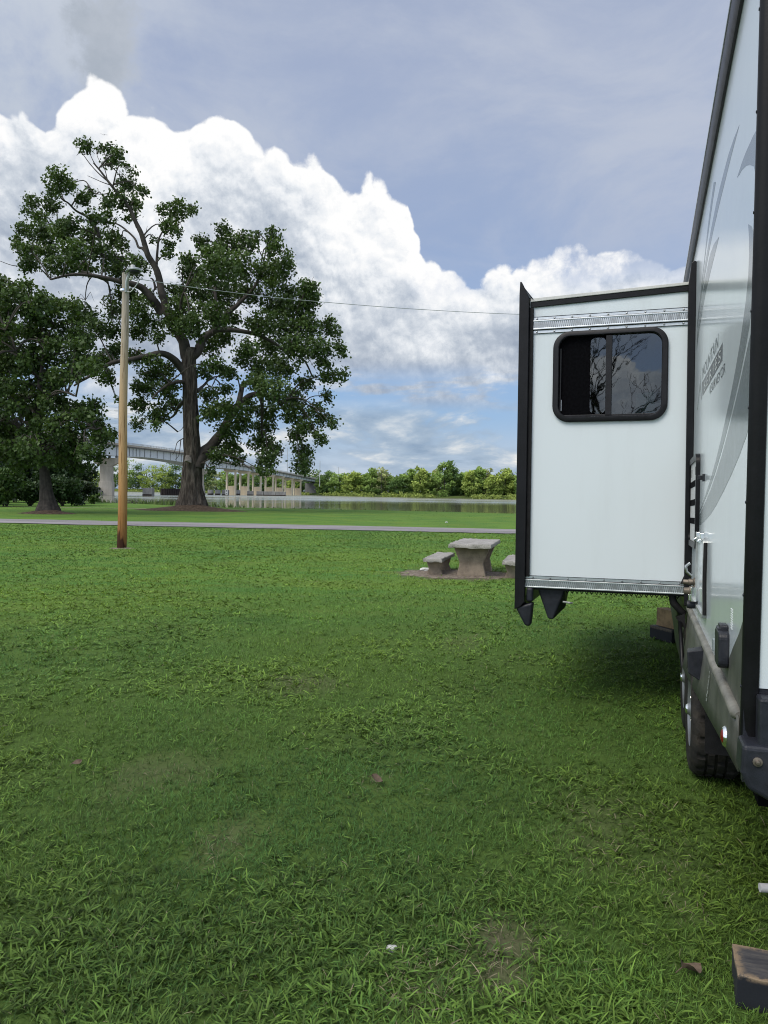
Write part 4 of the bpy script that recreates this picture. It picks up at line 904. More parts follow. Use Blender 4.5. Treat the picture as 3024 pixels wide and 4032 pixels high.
def dry_leaf(px, py, s, rz, label, seed):
    p = on_ground(px, py); m = MB(); n = 9; vs = []
    for i in range(n):
        u = i / (n - 1); w = sin(pi * min(1, u * 1.05)) ** .7 * .36 * s
        z = .035 + .25 * s * (u - .5) ** 2 + .1 * s * mnoise.noise(Vector((u * 3, seed, 0)))
        for side in (-1, 0, 1): vs.append(((u - .5) * s, side * w, z + abs(side) * .28 * s * (.4 + .4 * sin(u * 5 + seed))))
    m.add(vs, [(i * 3 + j, i * 3 + j + 1, i * 3 + j + 4, i * 3 + j + 3) for i in range(n - 1) for j in range(2)])
    m.tube([(-.5 * s, 0, .045), (-.75 * s, .03 * s, .03)], .0016, 5)
    o = m.build('dead_leaf', M_LEAFDRY, smooth=60); o.location = (p.x, p.y, p.z); o.rotation_euler = (0, .15, rz); return tag(o, label, 'leaf', 'dead leaves on the lawn')
dry_leaf(2715, 3858, .09, .5, 'pale brown curled leaf in the grass near the painted wood block', 1)
dry_leaf(300, 3032, .07, 1.2, 'dark brown dead leaf at the left of the lawn', 4)
dry_leaf(1482, 3095, .075, -.6, 'reddish brown dead leaf in the middle of the lawn', 7)

# ------------------------------------------------------------------ blocks and pipe by the trailer
def timber(name, c, size, rz, mat, label, cat, seed=0, tilt=0):
    m = MB(); bm = bmesh.new(); bmesh.ops.create_cube(bm, size=1); bmesh.ops.subdivide_edges(bm, edges=bm.edges, cuts=7, use_grid_fill=True)
    for v in bm.verts:
        v.co = Vector((v.co.x * size[0], v.co.y * size[1], v.co.z * size[2])); v.co += mnoise.noise_vector(v.co * 18 + Vector((seed, 0, 0))) * .0035
    bm.verts.index_update(); m.add([v.co for v in bm.verts], [tuple(v.index for v in f.verts) for f in bm.faces]); bm.free()
    o = m.build(name, mat, smooth=40, bevel=.002); o.location = (c[0], c[1], c[2]); o.rotation_euler = (0, tilt, rz); return tag(o, label, cat)
timber('wood_block', (1.361, 2.30, .052), (.5, .176, .104), radians(-19.7), M_BLOCK, 'dark painted timber block with worn bare edges in the bottom right corner', 'wood block', 2)
bp_ = TO + TF * 3.35 + TL * .0
timber('wood_block', (bp_.x - .02, bp_.y, .075), (.36, .14, .14), radians(-72), M_BLOCK, 'black timber block under the trailer, bottom of the two-block stack', 'wood block', 5)
timber('wood_block', (bp_.x + .03, bp_.y, .245), (.3, .14, .19), radians(-72), M_TIMBER, 'bare brown timber block on top of the black block under the trailer', 'wood block', 8)
m = MB(); cpx = on_ground(2990, 3545); ax = Vector((1, -.12, .0)).normalized()
prof = [(0, .017), (.035, .017), (.036, .019), (.05, .019), (.051, .015), (.056, .015), (.057, .0195), (.3, .0195)]
m.tube([cpx + ax * q[0] + Vector((0, 0, .05)) for q in prof], [q[1] for q in prof], 16); o = m.build('pipe_fitting', M_VENT, smooth=40); tag(o, 'white plastic pipe fitting lying in the grass at the right edge', 'pipe fitting')

# ------------------------------------------------------------------ light pole and wire
PB = on_ground(479, 2160); PT = at(494, 1076, PB.y)
pr = empty('light_pole', PB, 0, 'tall weathered wooden light pole with a lamp, standing alone on the lawn', 'light pole')
m = MB(); n = 26; pth, rd = [], []
for i in range(n + 1):
    t = i / n; pth.append(Vector((0, 0, -.1)) + (PT - PB + Vector((0, 0, .1))) * t + Vector((.012 * sin(t * 9), 0, 0))); rd.append((.128 - .036 * t) * (1 + .02 * mnoise.noise(Vector((t * 11, 0, 0)))))
m.tube(pth, rd, 22); m.build('shaft', M_POLE, pr, smooth=50)
s_ = PB.y / FPX                                 # metres per photo pixel at the pole
def pl(px, py, dy=0.): return at(px, py, PB.y + dy) - PB
c0 = pl(487, 1143); MB().lathe([(.099, -.028), (.104, -.026), (.104, .026), (.099, .028)], 24, 2, c0).build('clamp_band', M_CHROME, pr, smooth=40)
m = MB(); pts, rr = spline([pl(495, 1150, -.1), pl(496, 1128, -.12), pl(500, 1100, -.14), pl(510, 1075, -.16), pl(522, 1066, -.18)], [.03, .03, .032, .03, .03]); m.tube(pts, rr, 12); m.build('bracket_arm', M_GALV, pr, smooth=60)
lc = pl(531, 1066, -.2); lh = MB().lathe([(0, .075), (.07, .072), (.15, .06), (.185, .04), (.19, .0), (.185, -.01), (.16, -.012), (.13, .02), (0, .035)], 32, 2, lc)
lh.add([tuple(lc + Vector(p)) for p in ((-.19, -.06, .03), (-.19, .06, .03), (-.27, .05, -.09), (-.27, -.05, -.09), (-.1, -.08, .06), (-.1, .08, .06))], [(0, 1, 2, 3), (0, 4, 5, 1)])
lo_ = lh.build('lamp_head', M_GALV, pr, smooth=45)
MB().lathe([(0, .0), (.14, .0), (.15, -.03), (.13, -.07), (.08, -.1), (0, -.11)], 28, 2, lc).build('lens_bowl', M_PLASTIC, lo_, smooth=60)
MB().lathe([(0, .155), (.055, .15), (.062, .135), (.06, .07)], 20, 2, lc + Vector((-.055, 0, 0))).build('photocell', M_VENT, lo_, smooth=45)
for px_, py_ in ((518, 1090), (514, 1098)):
    MB().lathe([(0, .02), (.03, .018), (.045, .005), (.03, -.012), (.05, -.02), (0, -.024)], 16, 2, pl(px_, py_, -.16)).build('insulator', M_PVC, pr, smooth=50)
m = MB(); pts, rr = spline([pl(522, 1100, -.16), pl(545, 1108, -.1), pl(540, 1118, -.1), pl(528, 1135, -.1), pl(514, 1149, -.1), pl(502, 1148, -.1)], [.014] * 6); m.tube(pts, rr, 8); m.build('cable_loop', M_GALV, pr, smooth=60)
m = MB(); pts, rr = spline([at(522, 1095, PB.y - .16), at(620, 1110, 22.2), at(757, 1131, 23.4), at(1010, 1163, 25.2), at(1258, 1188, 27), at(1650, 1218, 30), at(2056, 1238, 33), at(2500, 1246, 37), at(2850, 1246, 41)], [.011] * 9, 10)
m.tube(pts, rr, 6); o = m.build('overhead_wire', M_GALV, smooth=60); tag(o, 'thin grey overhead wire running from the light pole past the slide-out', 'wire')
tag(blob('bare_soil', PB, .36, .26, 0, M_DIRT, .01, 2, 32, 4), kind='structure')

# ------------------------------------------------------------------ trees
def leaf_mesh(centres, radii, counts, size, tone, sprig=.35, per=10, droop=.3):
    """leaves as small folded quads gathered in sprigs inside ellipsoids; returns arrays"""
    P, S, T = [], [], []
    for c, r, n, tn in zip(centres, radii, counts, tone):
        k = max(3, int(n / per)); u = RNG.normal(size=(k, 3)); u /= np.linalg.norm(u, axis=1)[:, None]
        rad = RNG.random(k) ** .45; sc = np.array(c) + u * rad[:, None] * np.array(r)
        q = np.repeat(sc, per, 0); off = RNG.normal(size=q.shape) * sprig * np.array([.55, .55, .5]); P.append(q + off)
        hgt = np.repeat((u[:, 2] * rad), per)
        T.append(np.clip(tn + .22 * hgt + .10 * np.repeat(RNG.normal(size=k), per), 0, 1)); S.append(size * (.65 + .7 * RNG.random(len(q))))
    P = np.concatenate(P); S = np.concatenate(S); T = np.concatenate(T); n = len(P)
    a = RNG.normal(size=(n, 3)); a /= np.linalg.norm(a, axis=1)[:, None]
    b = RNG.normal(size=(n, 3)); b[:, 2] -= droop; b -= a * (a * b).sum(1)[:, None]; b /= np.linalg.norm(b, axis=1)[:, None]
    h = S[:, None] * .5
    V = np.stack([P - b * h, P + a * h * .85 - b * h * .1, P + b * h * 1.15, P - a * h * .85 - b * h * .1], 1).reshape(-1, 3)
    return V, T, n
def leaf_obj(name, V, T, n, lo, hi, mat, parent):
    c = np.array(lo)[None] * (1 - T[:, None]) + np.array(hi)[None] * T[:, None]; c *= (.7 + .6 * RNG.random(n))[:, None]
    C = np.repeat(c, 4, 0); L = np.arange(n * 4); return np_mesh(name, V, L, np.arange(n) * 4, None, mat, C, parent)

def trunk_mesh(pts, rad, sides, flare, seed, ridge=.07):
    P, R = spline(pts, rad, 10); m = MB(); vs = []; k = len(P)
    for i, p in enumerate(P):
        hgt = p[2] - P[0][2]
        for j in range(sides):
            t = 2 * pi * j / sides; lobes = 1 + flare * math.exp(-max(hgt, 0) / 1.1) * (.45 + .55 * abs(mnoise.noise(Vector((cos(t) * 1.6 + seed, sin(t) * 1.6, 0)))) * 2)
            nz = 1 + ridge * (abs(mnoise.noise(Vector((cos(t) * 6 + seed, sin(t) * 6, hgt * .45)))) * 2 - .5) + .05 * mnoise.noise(Vector((cos(t) * 1.5, sin(t) * 1.5 + seed, hgt * .3)))
            r = R[i] * lobes * nz; vs.append((p[0] + r * cos(t), p[1] + r * sin(t), p[2]))
    m.add(vs, [(i * sides + j, i * sides + (j + 1) % sides, (i + 1) * sides + (j + 1) % sides, (i + 1) * sides + j) for i in range(k - 1) for j in range(sides)] + [tuple(range((k - 1) * sides, k * sides))]); return m

def limbs(root, specs, D, base, mat=M_LIMB, name='limb'):
    out = []
    for px_list, r0, r1, dep in specs:
        k = len(px_list); pts = [at(x, y, D + dep * i / (k - 1)) - base for i, (x, y) in enumerate(px_list)]
        rad = [(r0 + (r1 - r0) * (i / (k - 1)) ** .65) * .8 * D / FPX for i in range(k)]
        P, R = spline(pts, rad, 5)
        P = [np.array(p) + .25 * np.array(mnoise.noise_vector(Vector(p) * .7)) * min(1, i / 4) * R[i] * 3 for i, p in enumerate(P)]
        m = MB(); m.tube(P, R, 12 if r0 > 10 else 7); m.build(name, mat, root, smooth=70); out += [Vector(p) for p in P]
    return out

# --- the big cottonwood
D1 = 63.0; B1 = at(757, 2007, D1); B1.z = gz(B1.x, B1.y)
T1 = empty('cottonwood_tree', B1, 0, 'huge broken-topped cottonwood with thick furrowed trunk, centre left on the riverbank', 'tree')
tp = [(755, 2024, 58), (757, 1995, 58), (757, 1950, 48), (757, 1890, 40), (757, 1814, 36), (755, 1740, 35), (752, 1663, 33), (748, 1555, 31), (744, 1446, 30), (745, 1392, 31), (752, 1370, 27)]
trunk_mesh([at(x, y, D1) - B1 for x, y, r in tp], [r * .9 * D1 / FPX for x, y, r in tp], 84, .34, 3, .14).build('trunk', M_BARK, T1, smooth=180)
L1 = [
 ([(735, 1410), (715, 1330), (690, 1270), (654, 1224), (640, 1160), (633, 1121), (612, 1055), (588, 1007), (570, 950), (554, 906), (525, 852), (501, 809), (463, 756), (424, 713), (395, 672), (368, 640)], 30, 3, -3),
 ([(640, 1235), (598, 1178), (561, 1134), (515, 1117), (468, 1108), (395, 1092), (312, 1079), (260, 1084), (200, 1100)], 25, 4, -5),
 ([(735, 1475), (707, 1440), (675, 1410), (650, 1396), (613, 1394), (546, 1409), (495, 1420), (442, 1428), (395, 1455), (353, 1480), (320, 1500), (291, 1520)], 24, 4, -5),
 ([(775, 1840), (800, 1785), (817, 1761), (866, 1712), (900, 1660), (920, 1620), (947, 1587), (980, 1560), (1018, 1546), (1050, 1552), (1095, 1575), (1120, 1620)], 36, 8, 4),
 ([(925, 1620), (945, 1580), (950, 1545), (955, 1518), (968, 1510), (996, 1509), (1020, 1500)], 17, 8, 2),
 ([(757, 1400), (785, 1365), (817, 1322), (845, 1290), (880, 1250), (915, 1215), (960, 1180), (1000, 1130), (1040, 1060), (1075, 980)], 27, 4, 3),
 ([(835, 1300), (880, 1298), (925, 1300), (985, 1310), (1034, 1327), (1080, 1350), (1121, 1381), (1170, 1400), (1202, 1425), (1229, 1484)], 16, 4, 5),
 ([(775, 1320), (780, 1280), (768, 1262), (735, 1256), (716, 1240), (712, 1190), (725, 1150)], 15, 5, -4),
 ([(850, 1285), (850, 1180), (845, 1080), (860, 1000), (880, 940)], 12, 3, 5),
 ([(614, 1080), (617, 1041), (622, 968), (632, 930), (660, 877), (699, 838)], 9, 2.5, 2),
 ([(588, 1007), (560, 980), (545, 972), (530, 940), (490, 900), (455, 880), (400, 870)], 9, 3, 3),
 ([(424, 1103), (366, 1083), (309, 1062), (330, 1030), (370, 1010), (430, 1021)], 9, 3, 2),
 ([(395, 993), (386, 915), (347, 857), (299, 829), (270, 800), (241, 780), (225, 735)], 9, 2.5, -3),
 ([(434, 1025), (366, 983), (300, 950), (289, 935), (231, 920), (160, 945)], 9, 2.5, 4),
 ([(200, 1100), (145, 1050), (82, 1048), (45, 1044), (0, 1028)], 4, 1.2, -2),
 ([(735, 1510), (700, 1505), (660, 1515), (620, 1545), (600, 1570)], 12, 3, -4),
 ([(735, 1570), (705, 1600), (680, 1640), (640, 1660)], 12, 3, 4),
 ([(775, 1540), (800, 1520), (830, 1490), (870, 1480)], 10, 3, 5),
 ([(1030, 1550), (1035, 1620), (1030, 1690), (1040, 1760)], 12, 3, 3),
 ([(1100, 1580), (1150, 1610), (1170, 1680), (1190, 1770)], 9, 2, 4),
 ([(1120, 1385), (1180, 1380), (1240, 1390), (1300, 1400)], 7, 2, 5),
 ([(612, 1140), (606, 1110), (600, 1098), (593, 1095)], 7, 3, 0), ([(606, 1112), (618, 1100), (626, 1085)], 3, 1.2, 0),
 ([(424, 713), (385, 680), (350, 640), (330, 612), (315, 600), (302, 612)], 3.5, 1, 1), ([(400, 679), (370, 640), (352, 600), (345, 570)], 3, 1, -1), ([(424, 713), (410, 660), (385, 620), (380, 590)], 2.6, 1, 2), ([(430, 760), (400, 765), (372, 760), (355, 740)], 3, 1, 1),
 ([(440, 730), (398, 715), (362, 700), (345, 692)], 2.6, 1, 0), ([(560, 965), (555, 935), (540, 905), (535, 890)], 2.2, .9, 1), ([(565, 945), (575, 915), (580, 890)], 2, .8, 1),
 ([(735, 1720), (700, 1740), (690, 1770), (680, 1790)], 3, 1, -2), ([(712, 1735), (705, 1790), (690, 1810)], 2.4, .9, -2), ([(735, 1660), (715, 1690), (700, 1700)], 2.4, .9, -1)]
LP1 = limbs(T1, L1, D1, B1)
# torn pale scar where a limb broke off
m = MB(); c = at(738, 1812, D1 - 1.05) - B1
m.add([tuple(c + Vector(q)) for q in ((-.28, 0, -.15), (.32, .0, -.22), (.3, .12, .1), (.1, .25, .42), (-.2, .22, .4), (0, -.3, -.05))], [(0, 1, 5), (1, 2, 5), (2, 3, 5), (3, 4, 5), (4, 0, 5)]); m.build('broken_stub', M_GREYWOOD, T1)
CL1 = """337 573 36 25;424 587 29 27;463 616 30 30;429 645 25 22;497 650 12 12;521 679 17 20;501 727 40 36;559 756 24 24;458 790 45 34;530 809 34 36;424 805 30 25;511 857 24 18;429 857 28 25
641 824 24 22;699 829 45 40;757 829 26 24;675 896 40 30;704 920 20 20;665 964 20 30;660 1002 22 20;607 942 14 12
231 713 52 48;270 727 28 24;202 761 20 25;125 795 38 24;202 809 50 30;101 833 20 14;328 780 44 28;357 761 20 20;159 853 45 25;270 877 50 34;371 853 28 25;96 906 40 30;164 920 58 44;250 920 58 44;357 920 40 44;434 935 50 40;482 964 28 28;63 944 24 20;96 983 48 30;183 993 68 44;289 983 58 44;395 993 58 44;463 1021 48 30;530 1021 28 24;574 1060 14 14;120 1041 48 30;241 1050 68 38;337 1055 58 30;458 1065 52 34;525 1070 34 34;556 1040 20 20
551 1222 46 57;546 1305 42 46;613 1274 36 30;624 1331 26 30;442 1212 52 40;333 1233 57 40;447 1295 57 46;364 1295 52 46;457 1378 46 40;395 1420 57 46;333 1451 52 40;426 1487 40 30;535 1409 40 34;598 1425 46 26;645 1461 57 36;567 1524 57 40;650 1534 57 46;551 1591 40 36;540 1669 30 26;624 1628 46 46;686 1591 36 40;613 1674 20 16;457 1570 14 16;590 1480 50 34;510 1160 40 34;590 1170 34 30;480 1150 40 30
877 899 32 22;795 953 38 32;833 991 44 32;904 958 60 50;969 958 44 44;1007 937 22 28;1077 926 32 28;1077 975 38 32;1137 1007 18 16;1121 1056 44 44;1061 1067 54 54;1077 1121 44 28;741 1024 32 32;763 1078 65 54;860 1056 80 70;952 1056 65 65;681 1154 32 38;763 1154 65 54;871 1154 76 60;969 1154 70 54;708 1219 54 54;687 1284 44 44;752 1284 54 54;833 1240 65 54;904 1251 54 44;871 1327 54 44;828 1371 44 38
1213 1132 44 32;1148 1143 34 28;1088 1202 76 60;1186 1202 65 60;1235 1176 28 34;1023 1273 65 54;1115 1284 76 60;1213 1284 60 50;1300 1284 38 38;1322 1316 20 22;974 1371 44 32;1061 1365 65 50;1169 1365 70 54;1262 1371 54 44;1338 1381 32 28;1023 1446 54 44;1115 1446 70 54;1272 1441 32 32;1197 1506 44 32;1310 1490 48 28;1354 1474 18 22;1294 1560 26 28;1077 1533 70 48;1153 1571 60 44
844 1441 54 32;893 1468 44 26;806 1463 40 30;887 1533 44 26;817 1555 44 38;833 1625 54 44;904 1609 54 38;952 1663 54 38;904 1696 54 34;904 1761 60 38;860 1794 44 32;833 1853 20 20;936 1810 34 28;990 1604 48 38;1055 1625 48 44;1045 1680 54 38;1028 1745 60 44;1050 1810 48 38;1034 1853 44 16;1088 1772 34 32;1164 1631 60 44;1240 1609 38 28;1272 1653 44 28;1310 1669 20 20;1207 1680 48 34;1262 1723 32 28;1169 1718 38 34;1191 1772 44 32;1186 1826 38 32;1207 1820 22 28;1191 1853 34 16;1000 1500 60 30;960 1410 40 30"""
def crown(tree, cl, D, base, limbpts, spread, lo, hi, size, dens, mat=M_LEAF, name='crown', sprig=.33, rs=1.):
    cen, rad, cnt, tone, tw = [], [], [], [], MB(); k = D / FPX
    for e in cl:
        x, y, rx, ry = e; dd = random.gauss(0, spread); c = at(x, y, D + dd) - base
        cen.append(c); r = (rx * k * rs, (rx + ry) * .5 * k * rs, ry * k * rs); rad.append(r); cnt.append(int(rx * ry * dens)); tone.append(.35 + .3 * random.random())
        if limbpts:
            q = min(limbpts, key=lambda p: (p - c).length_squared + (4 if p.z > c.z + .5 else 0)); mid = (q + c) / 2 + Vector((random.uniform(-.3, .3), random.uniform(-.3, .3), .3 + .1 * (q - c).length))
            P, R = spline([q, mid, c], [.065, .045, .02], 4); tw.tube(P, R, 5, False)
            for _ in range(3):
                e2 = c + Vector((random.uniform(-1, 1) * r[0], random.uniform(-1, 1) * r[1], random.uniform(-.7, 1) * r[2])); tw.tube([mid.lerp(c, .5), (mid + e2) / 2 + Vector((0, 0, .15)), e2], [.03, .02, .01], 4, False)
    V, T, n = leaf_mesh(cen, rad, cnt, size, tone, sprig)
    leaf_obj(name, V, T, n, lo, hi, mat, tree)
    if limbpts: tw.build('branches', M_LIMB, tree)
cl1 = [tuple(map(float, e.split())) for row in CL1.split('\n') for e in row.split(';')]
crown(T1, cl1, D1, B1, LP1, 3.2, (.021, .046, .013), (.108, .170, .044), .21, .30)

# --- second tree at the left edge, nearer
def fill(poly, step, r, seed):
    rs = random.Random(seed); xs = [p[0] for p in poly]; ys = [p[1] for p in poly]; out = []
    def inside(x, y):
        c = False; n = len(poly)
        for i in range(n):
            (x0, y0), (x1, y1) = poly[i], poly[i - 1]
            if (y0 > y) != (y1 > y) and x < (x1 - x0) * (y - y0) / (y1 - y0) + x0: c = not c
        return c
    y = min(ys)
    while y < max(ys):
        x = min(xs)
        while x < max(xs):
            px, py = x + rs.uniform(-.45, .45) * step, y + rs.uniform(-.45, .45) * step
            if inside(px, py): out.append((px, py, r * rs.uniform(.7, 1.2), r * rs.uniform(.55, .95)))
            x += step
        y += step
    return out
D2 = 50.0; B2 = at(188, 2014, D2); B2.z = gz(B2.x, B2.y)
T2 = empty('cottonwood_tree', B2, 0, 'dark full-crowned tree at the left edge, in front of the thicket', 'tree')
tp = [(192, 2030, 46), (190, 2005, 42), (187, 1970, 29), (182, 1927, 23), (177, 1872, 19), (170, 1827, 16), (155, 1750, 15), (145, 1680, 15), (148, 1610, 13), (155, 1550, 11), (160, 1480, 10)]
trunk_mesh([at(x, y, D2) - B2 for x, y, r in tp], [r * .95 * D2 / FPX for x, y, r in tp], 56, .28, 9, .12).build('trunk', M_BARK2, T2, smooth=180)
LP2 = limbs(T2, [([(158, 1500), (165, 1420), (170, 1340), (150, 1250), (120, 1180)], 10, 3, 0), ([(158, 1585), (190, 1558), (218, 1552), (260, 1545), (300, 1560)], 7, 3, -3), ([(150, 1640), (110, 1600), (60, 1560), (10, 1540)], 8, 3, 3),
   ([(168, 1430), (230, 1380), (290, 1330), (330, 1280)], 7, 3, 3), ([(160, 1500), (110, 1440), (60, 1380), (20, 1300)], 7, 3, -3), ([(148, 1690), (230, 1660), (310, 1650), (380, 1690)], 6, 2, -2), ([(165, 1790), (140, 1780), (120, 1760), (90, 1700)], 6, 2, -2), ([(168, 1360), (210, 1280), (240, 1220)], 6, 2, 0)], D2, B2)
poly2 = [(-140, 1180), (-60, 1110), (0, 1120), (50, 1085), (110, 1105), (170, 1140), (250, 1195), (300, 1215), (335, 1300), (370, 1340), (350, 1400), (390, 1440), (330, 1480), (270, 1530), (250, 1560), (320, 1590), (370, 1600), (400, 1650), (425, 1700), (435, 1735), (405, 1765), (385, 1790), (365, 1830), (300, 1850), (200, 1835), (120, 1850), (0, 1830), (-140, 1800)]
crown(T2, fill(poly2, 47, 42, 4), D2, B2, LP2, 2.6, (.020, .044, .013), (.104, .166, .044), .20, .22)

# --- thicket: bushes and woodland edge at the left, each a plant of its own
def bush(px, py, Y, rx, ry, label, lo, hi, seed, name='bush', cat='bush', group='bushes of the thicket on the left', size=.24, dens=.2, extra=5, trunkh=None):
    base = at(px, py, Y); base.z = gz(base.x, base.y); r = empty(name, base, 0, label, cat, group); rs = random.Random(seed); k = Y / FPX
    cen, rad, cnt, tn = [], [], [], []
    for i in range(extra):
        c = Vector((rs.uniform(-.75, .75) * rx * k, rs.uniform(-.6, .6) * rx * k, (ry * k) * rs.uniform(.35, 1.6)))
        if i == 0: c = Vector((0, 0, ry * k * .7))
        w = rs.uniform(.45, .7); cen.append(c); rad.append((rx * k * w, rx * k * w, ry * k * w * .8)); cnt.append(int(rx * ry * w * w * dens * 2.2)); tn.append(rs.uniform(.2, .8))
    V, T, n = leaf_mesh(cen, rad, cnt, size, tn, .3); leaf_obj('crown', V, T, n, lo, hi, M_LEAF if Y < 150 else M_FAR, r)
    m = MB()
    for i in range(min(extra, 6)): m.tube([(rs.uniform(-.2, .2), rs.uniform(-.2, .2), -.1), (cen[i] * .5) + Vector((0, 0, .2)), cen[i]], [.06, .045, .015], 5, False)
    m.build('stems', M_LIMB, r); return r
DK0, DK1 = (.015, .034, .014), (.06, .11, .036); YG0, YG1 = (.028, .062, .018), (.115, .19, .044)
bush(20, 1990, 66, 75, 75, 'bright green shrub at the left frame edge beneath the dark tree', YG0, YG1, 1, extra=8)
bush(115, 1990, 70, 70, 65, 'dark shrub just left of the slanted dark trunk', DK0, DK1, 2, extra=7)
bush(245, 1985, 72, 62, 62, 'olive shrub just right of the slanted dark trunk', YG0, (.045, .08, .03), 3, extra=8)
bush(315, 1980, 76, 50, 50, 'greyish green willow-like shrub nearest the water at the thicket end', (.015, .03, .016), (.07, .1, .05), 4, extra=7)
bush(365, 1972, 84, 26, 32, 'low shrub between the thicket and the near bridge pier', YG0, YG1, 5, extra=5)
bush(200, 1975, 84, 90, 110, 'tall dark bush behind the slanted dark trunk', DK0, DK1, 6, extra=10)
bush(320, 1968, 90, 60, 85, 'tall olive bush behind the willow-like shrub', DK0, (.045, .08, .028), 7, extra=8)
bush(60, 1972, 86, 110, 150, 'tallest dark woodland bush at the left frame edge', DK0, DK1, 8, extra=14, name='woodland_tree', cat='tree', group='trees of the woodland edge on the left')
bush(-120, 1985, 72, 120, 170, 'woodland tree beyond the left frame edge', DK0, DK1, 9, extra=14, name='woodland_tree', cat='tree', group='trees of the woodland edge on the left')
bush(180, 1960, 100, 120, 130, 'broad woodland tree behind the tall dark bush', DK0, DK1, 10, extra=14, name='woodland_tree', cat='tree', group='trees of the woodland edge on the left')

# --- tall weeds along the bank (uncountable)
def weeds():
    n = 9000; x = RNG.uniform(-48, 26, n); y = shore(x) - RNG.random(n) ** 1.4 * 7 - .2
    dens = fbm(x * .22, y * .22, 3); k = (RNG.random(n) < np.clip((dens - .36) * 2.4, .05, 1)) & ((x < -15) | (RNG.random(n) < .3)); x, y = x[k], y[k]; n = len(x)
    h = (.14 + .35 * RNG.random(n)) * np.where(x < -15, 1.5, .42); w = .05 + .05 * RNG.random(n); a = RNG.random(n) * 2 * pi; z = ground_z(x, y) - .02; l = RNG.normal(size=(n, 2)) * .35 * h[:, None]
    V = np.stack([np.stack([x - np.cos(a) * w, y - np.sin(a) * w, z], 1), np.stack([x + np.cos(a) * w, y + np.sin(a) * w, z], 1), np.stack([x + l[:, 0], y + l[:, 1], z + h], 1)], 1).reshape(-1, 3)
    c = np.array([.05, .098, .024]) * (.6 + .8 * RNG.random(n))[:, None] + np.array([.03, .02, .0]) * RNG.random(n)[:, None]
    o = np_mesh('bank_weeds', V, np.arange(n * 3), np.arange(n) * 3, None, M_GRASS, np.repeat(c, 3, 0)); tag(o, kind='stuff')
weeds()
# roots and litter mound round the big trunk
tag(blob('root_mound', B1 + Vector((.1, -.6, 0)), 4.6, 2.6, 0, M_MULCH, .03, 8, 64, 10, .55), kind='structure')
tag(blob('root_mound', B2 + Vector((.2, -.4, 0)), 1.9, 1.2, 0, M_MULCH, .02, 14, 48, 8, .3), kind='structure')

# ------------------------------------------------------------------ far bank trees
def far_tree(x, y, h, w, kind, name, label, group, seed, lowskirt=True):
    z = gz(x, y); r = empty(name, (x, y, z), 0, label, 'tree', group); rs = random.Random(seed); h *= rs.uniform(.82, 1.18)
    lo, hi = {'yellow': ((.17, .25, .05), (.52, .62, .17)), 'green': ((.11, .19, .045), (.37, .52, .14)), 'dark': ((.055, .11, .035), (.20, .32, .09)), 'pale': ((.24, .28, .12), (.56, .60, .28))}[kind]  # crown colours lightened to stand in for sunshine on the far bank
    cen, rad, cnt, tn = [], [], [], []; nb = 11
    for i in range(nb):
        t = (i + .5) / nb; zz = h * (.06 + .86 * t); ww = w * .5 * (.62 + .38 * sin(pi * min(1, t * 1.25))) * (1 if t < .7 else sqrt(max(.12, 1 - ((t - .7) / .36) ** 2)))
        for q in range(3 if t < .8 else 2):
            c = (rs.uniform(-.8, .8) * ww, rs.uniform(-.8, .8) * ww, zz + rs.uniform(-.05, .05) * h); sc = rs.uniform(.55, 1.)
            cen.append(c); rad.append((w * .24 * sc, w * .24 * sc, h * .11 * sc)); cnt.append(int(95 * (1 if kind != 'pale' else .5))); tn.append(.08 + .5 * t + rs.uniform(-.2, .3))
    V, T, n = leaf_mesh(cen, rad, cnt, .85, tn, .55, 3, 0.); leaf_obj('crown', V, T, n, lo, hi, M_FAR, r)
    m = MB(); m.tube([(0, 0, -.3), (0.1, 0, h * .4), (.0, 0, h * .85)], [.3, .22, .07], 7)
    for q in range(5): m.tube([(0, 0, h * (.3 + .1 * q)), (rs.uniform(-.4, .4) * w, rs.uniform(-.3, .3) * w, h * (.55 + .08 * q))], [.12, .04], 5)
    m.build('trunk', M_GREYWOOD if kind == 'pale' else M_LIMB, r); return r
prof = [(1285, 1855, 66, 'dark'), (1268, 1872, 44, 'green'), (1335, 1850, 74, 'green'), (1372, 1878, 40, 'yellow'), (1400, 1866, 46, 'yellow'), (1436, 1872, 44, 'green'), (1462, 1850, 56, 'green'), (1500, 1822, 56, 'pale'), (1522, 1846, 60, 'green'), (1560, 1868, 50, 'dark'), (1588, 1878, 40, 'green'), (1622, 1850, 54, 'green'),
        (1652, 1836, 52, 'yellow'), (1688, 1838, 50, 'green'), (1716, 1832, 40, 'pale'), (1748, 1834, 50, 'green'), (1782, 1826, 62, 'dark'), (1822, 1846, 52, 'green'), (1852, 1858, 44, 'yellow'), (1886, 1850, 48, 'green'), (1914, 1842, 40, 'pale'), (1946, 1846, 50, 'yellow'), (1986, 1838, 56, 'yellow'), (2020, 1856, 46, 'green'), (2062, 1850, 60, 'green'), (2110, 1845, 60, 'yellow')]
ORD = ['first', 'second', 'third', 'fourth', 'fifth', 'sixth', 'seventh', 'eighth', 'ninth', 'tenth', 'eleventh', 'twelfth', 'thirteenth', 'fourteenth', 'fifteenth', 'sixteenth', 'seventeenth', 'eighteenth', 'nineteenth', 'twentieth', 'twenty-first', 'twenty-second', 'twenty-third', 'twenty-fourth', 'twenty-fifth', 'twenty-sixth', 'twenty-seventh', 'twenty-eighth']
LOOK = {'yellow': 'yellow-green', 'green': 'mid-green', 'dark': 'dark green', 'pale': 'sparse pale'}
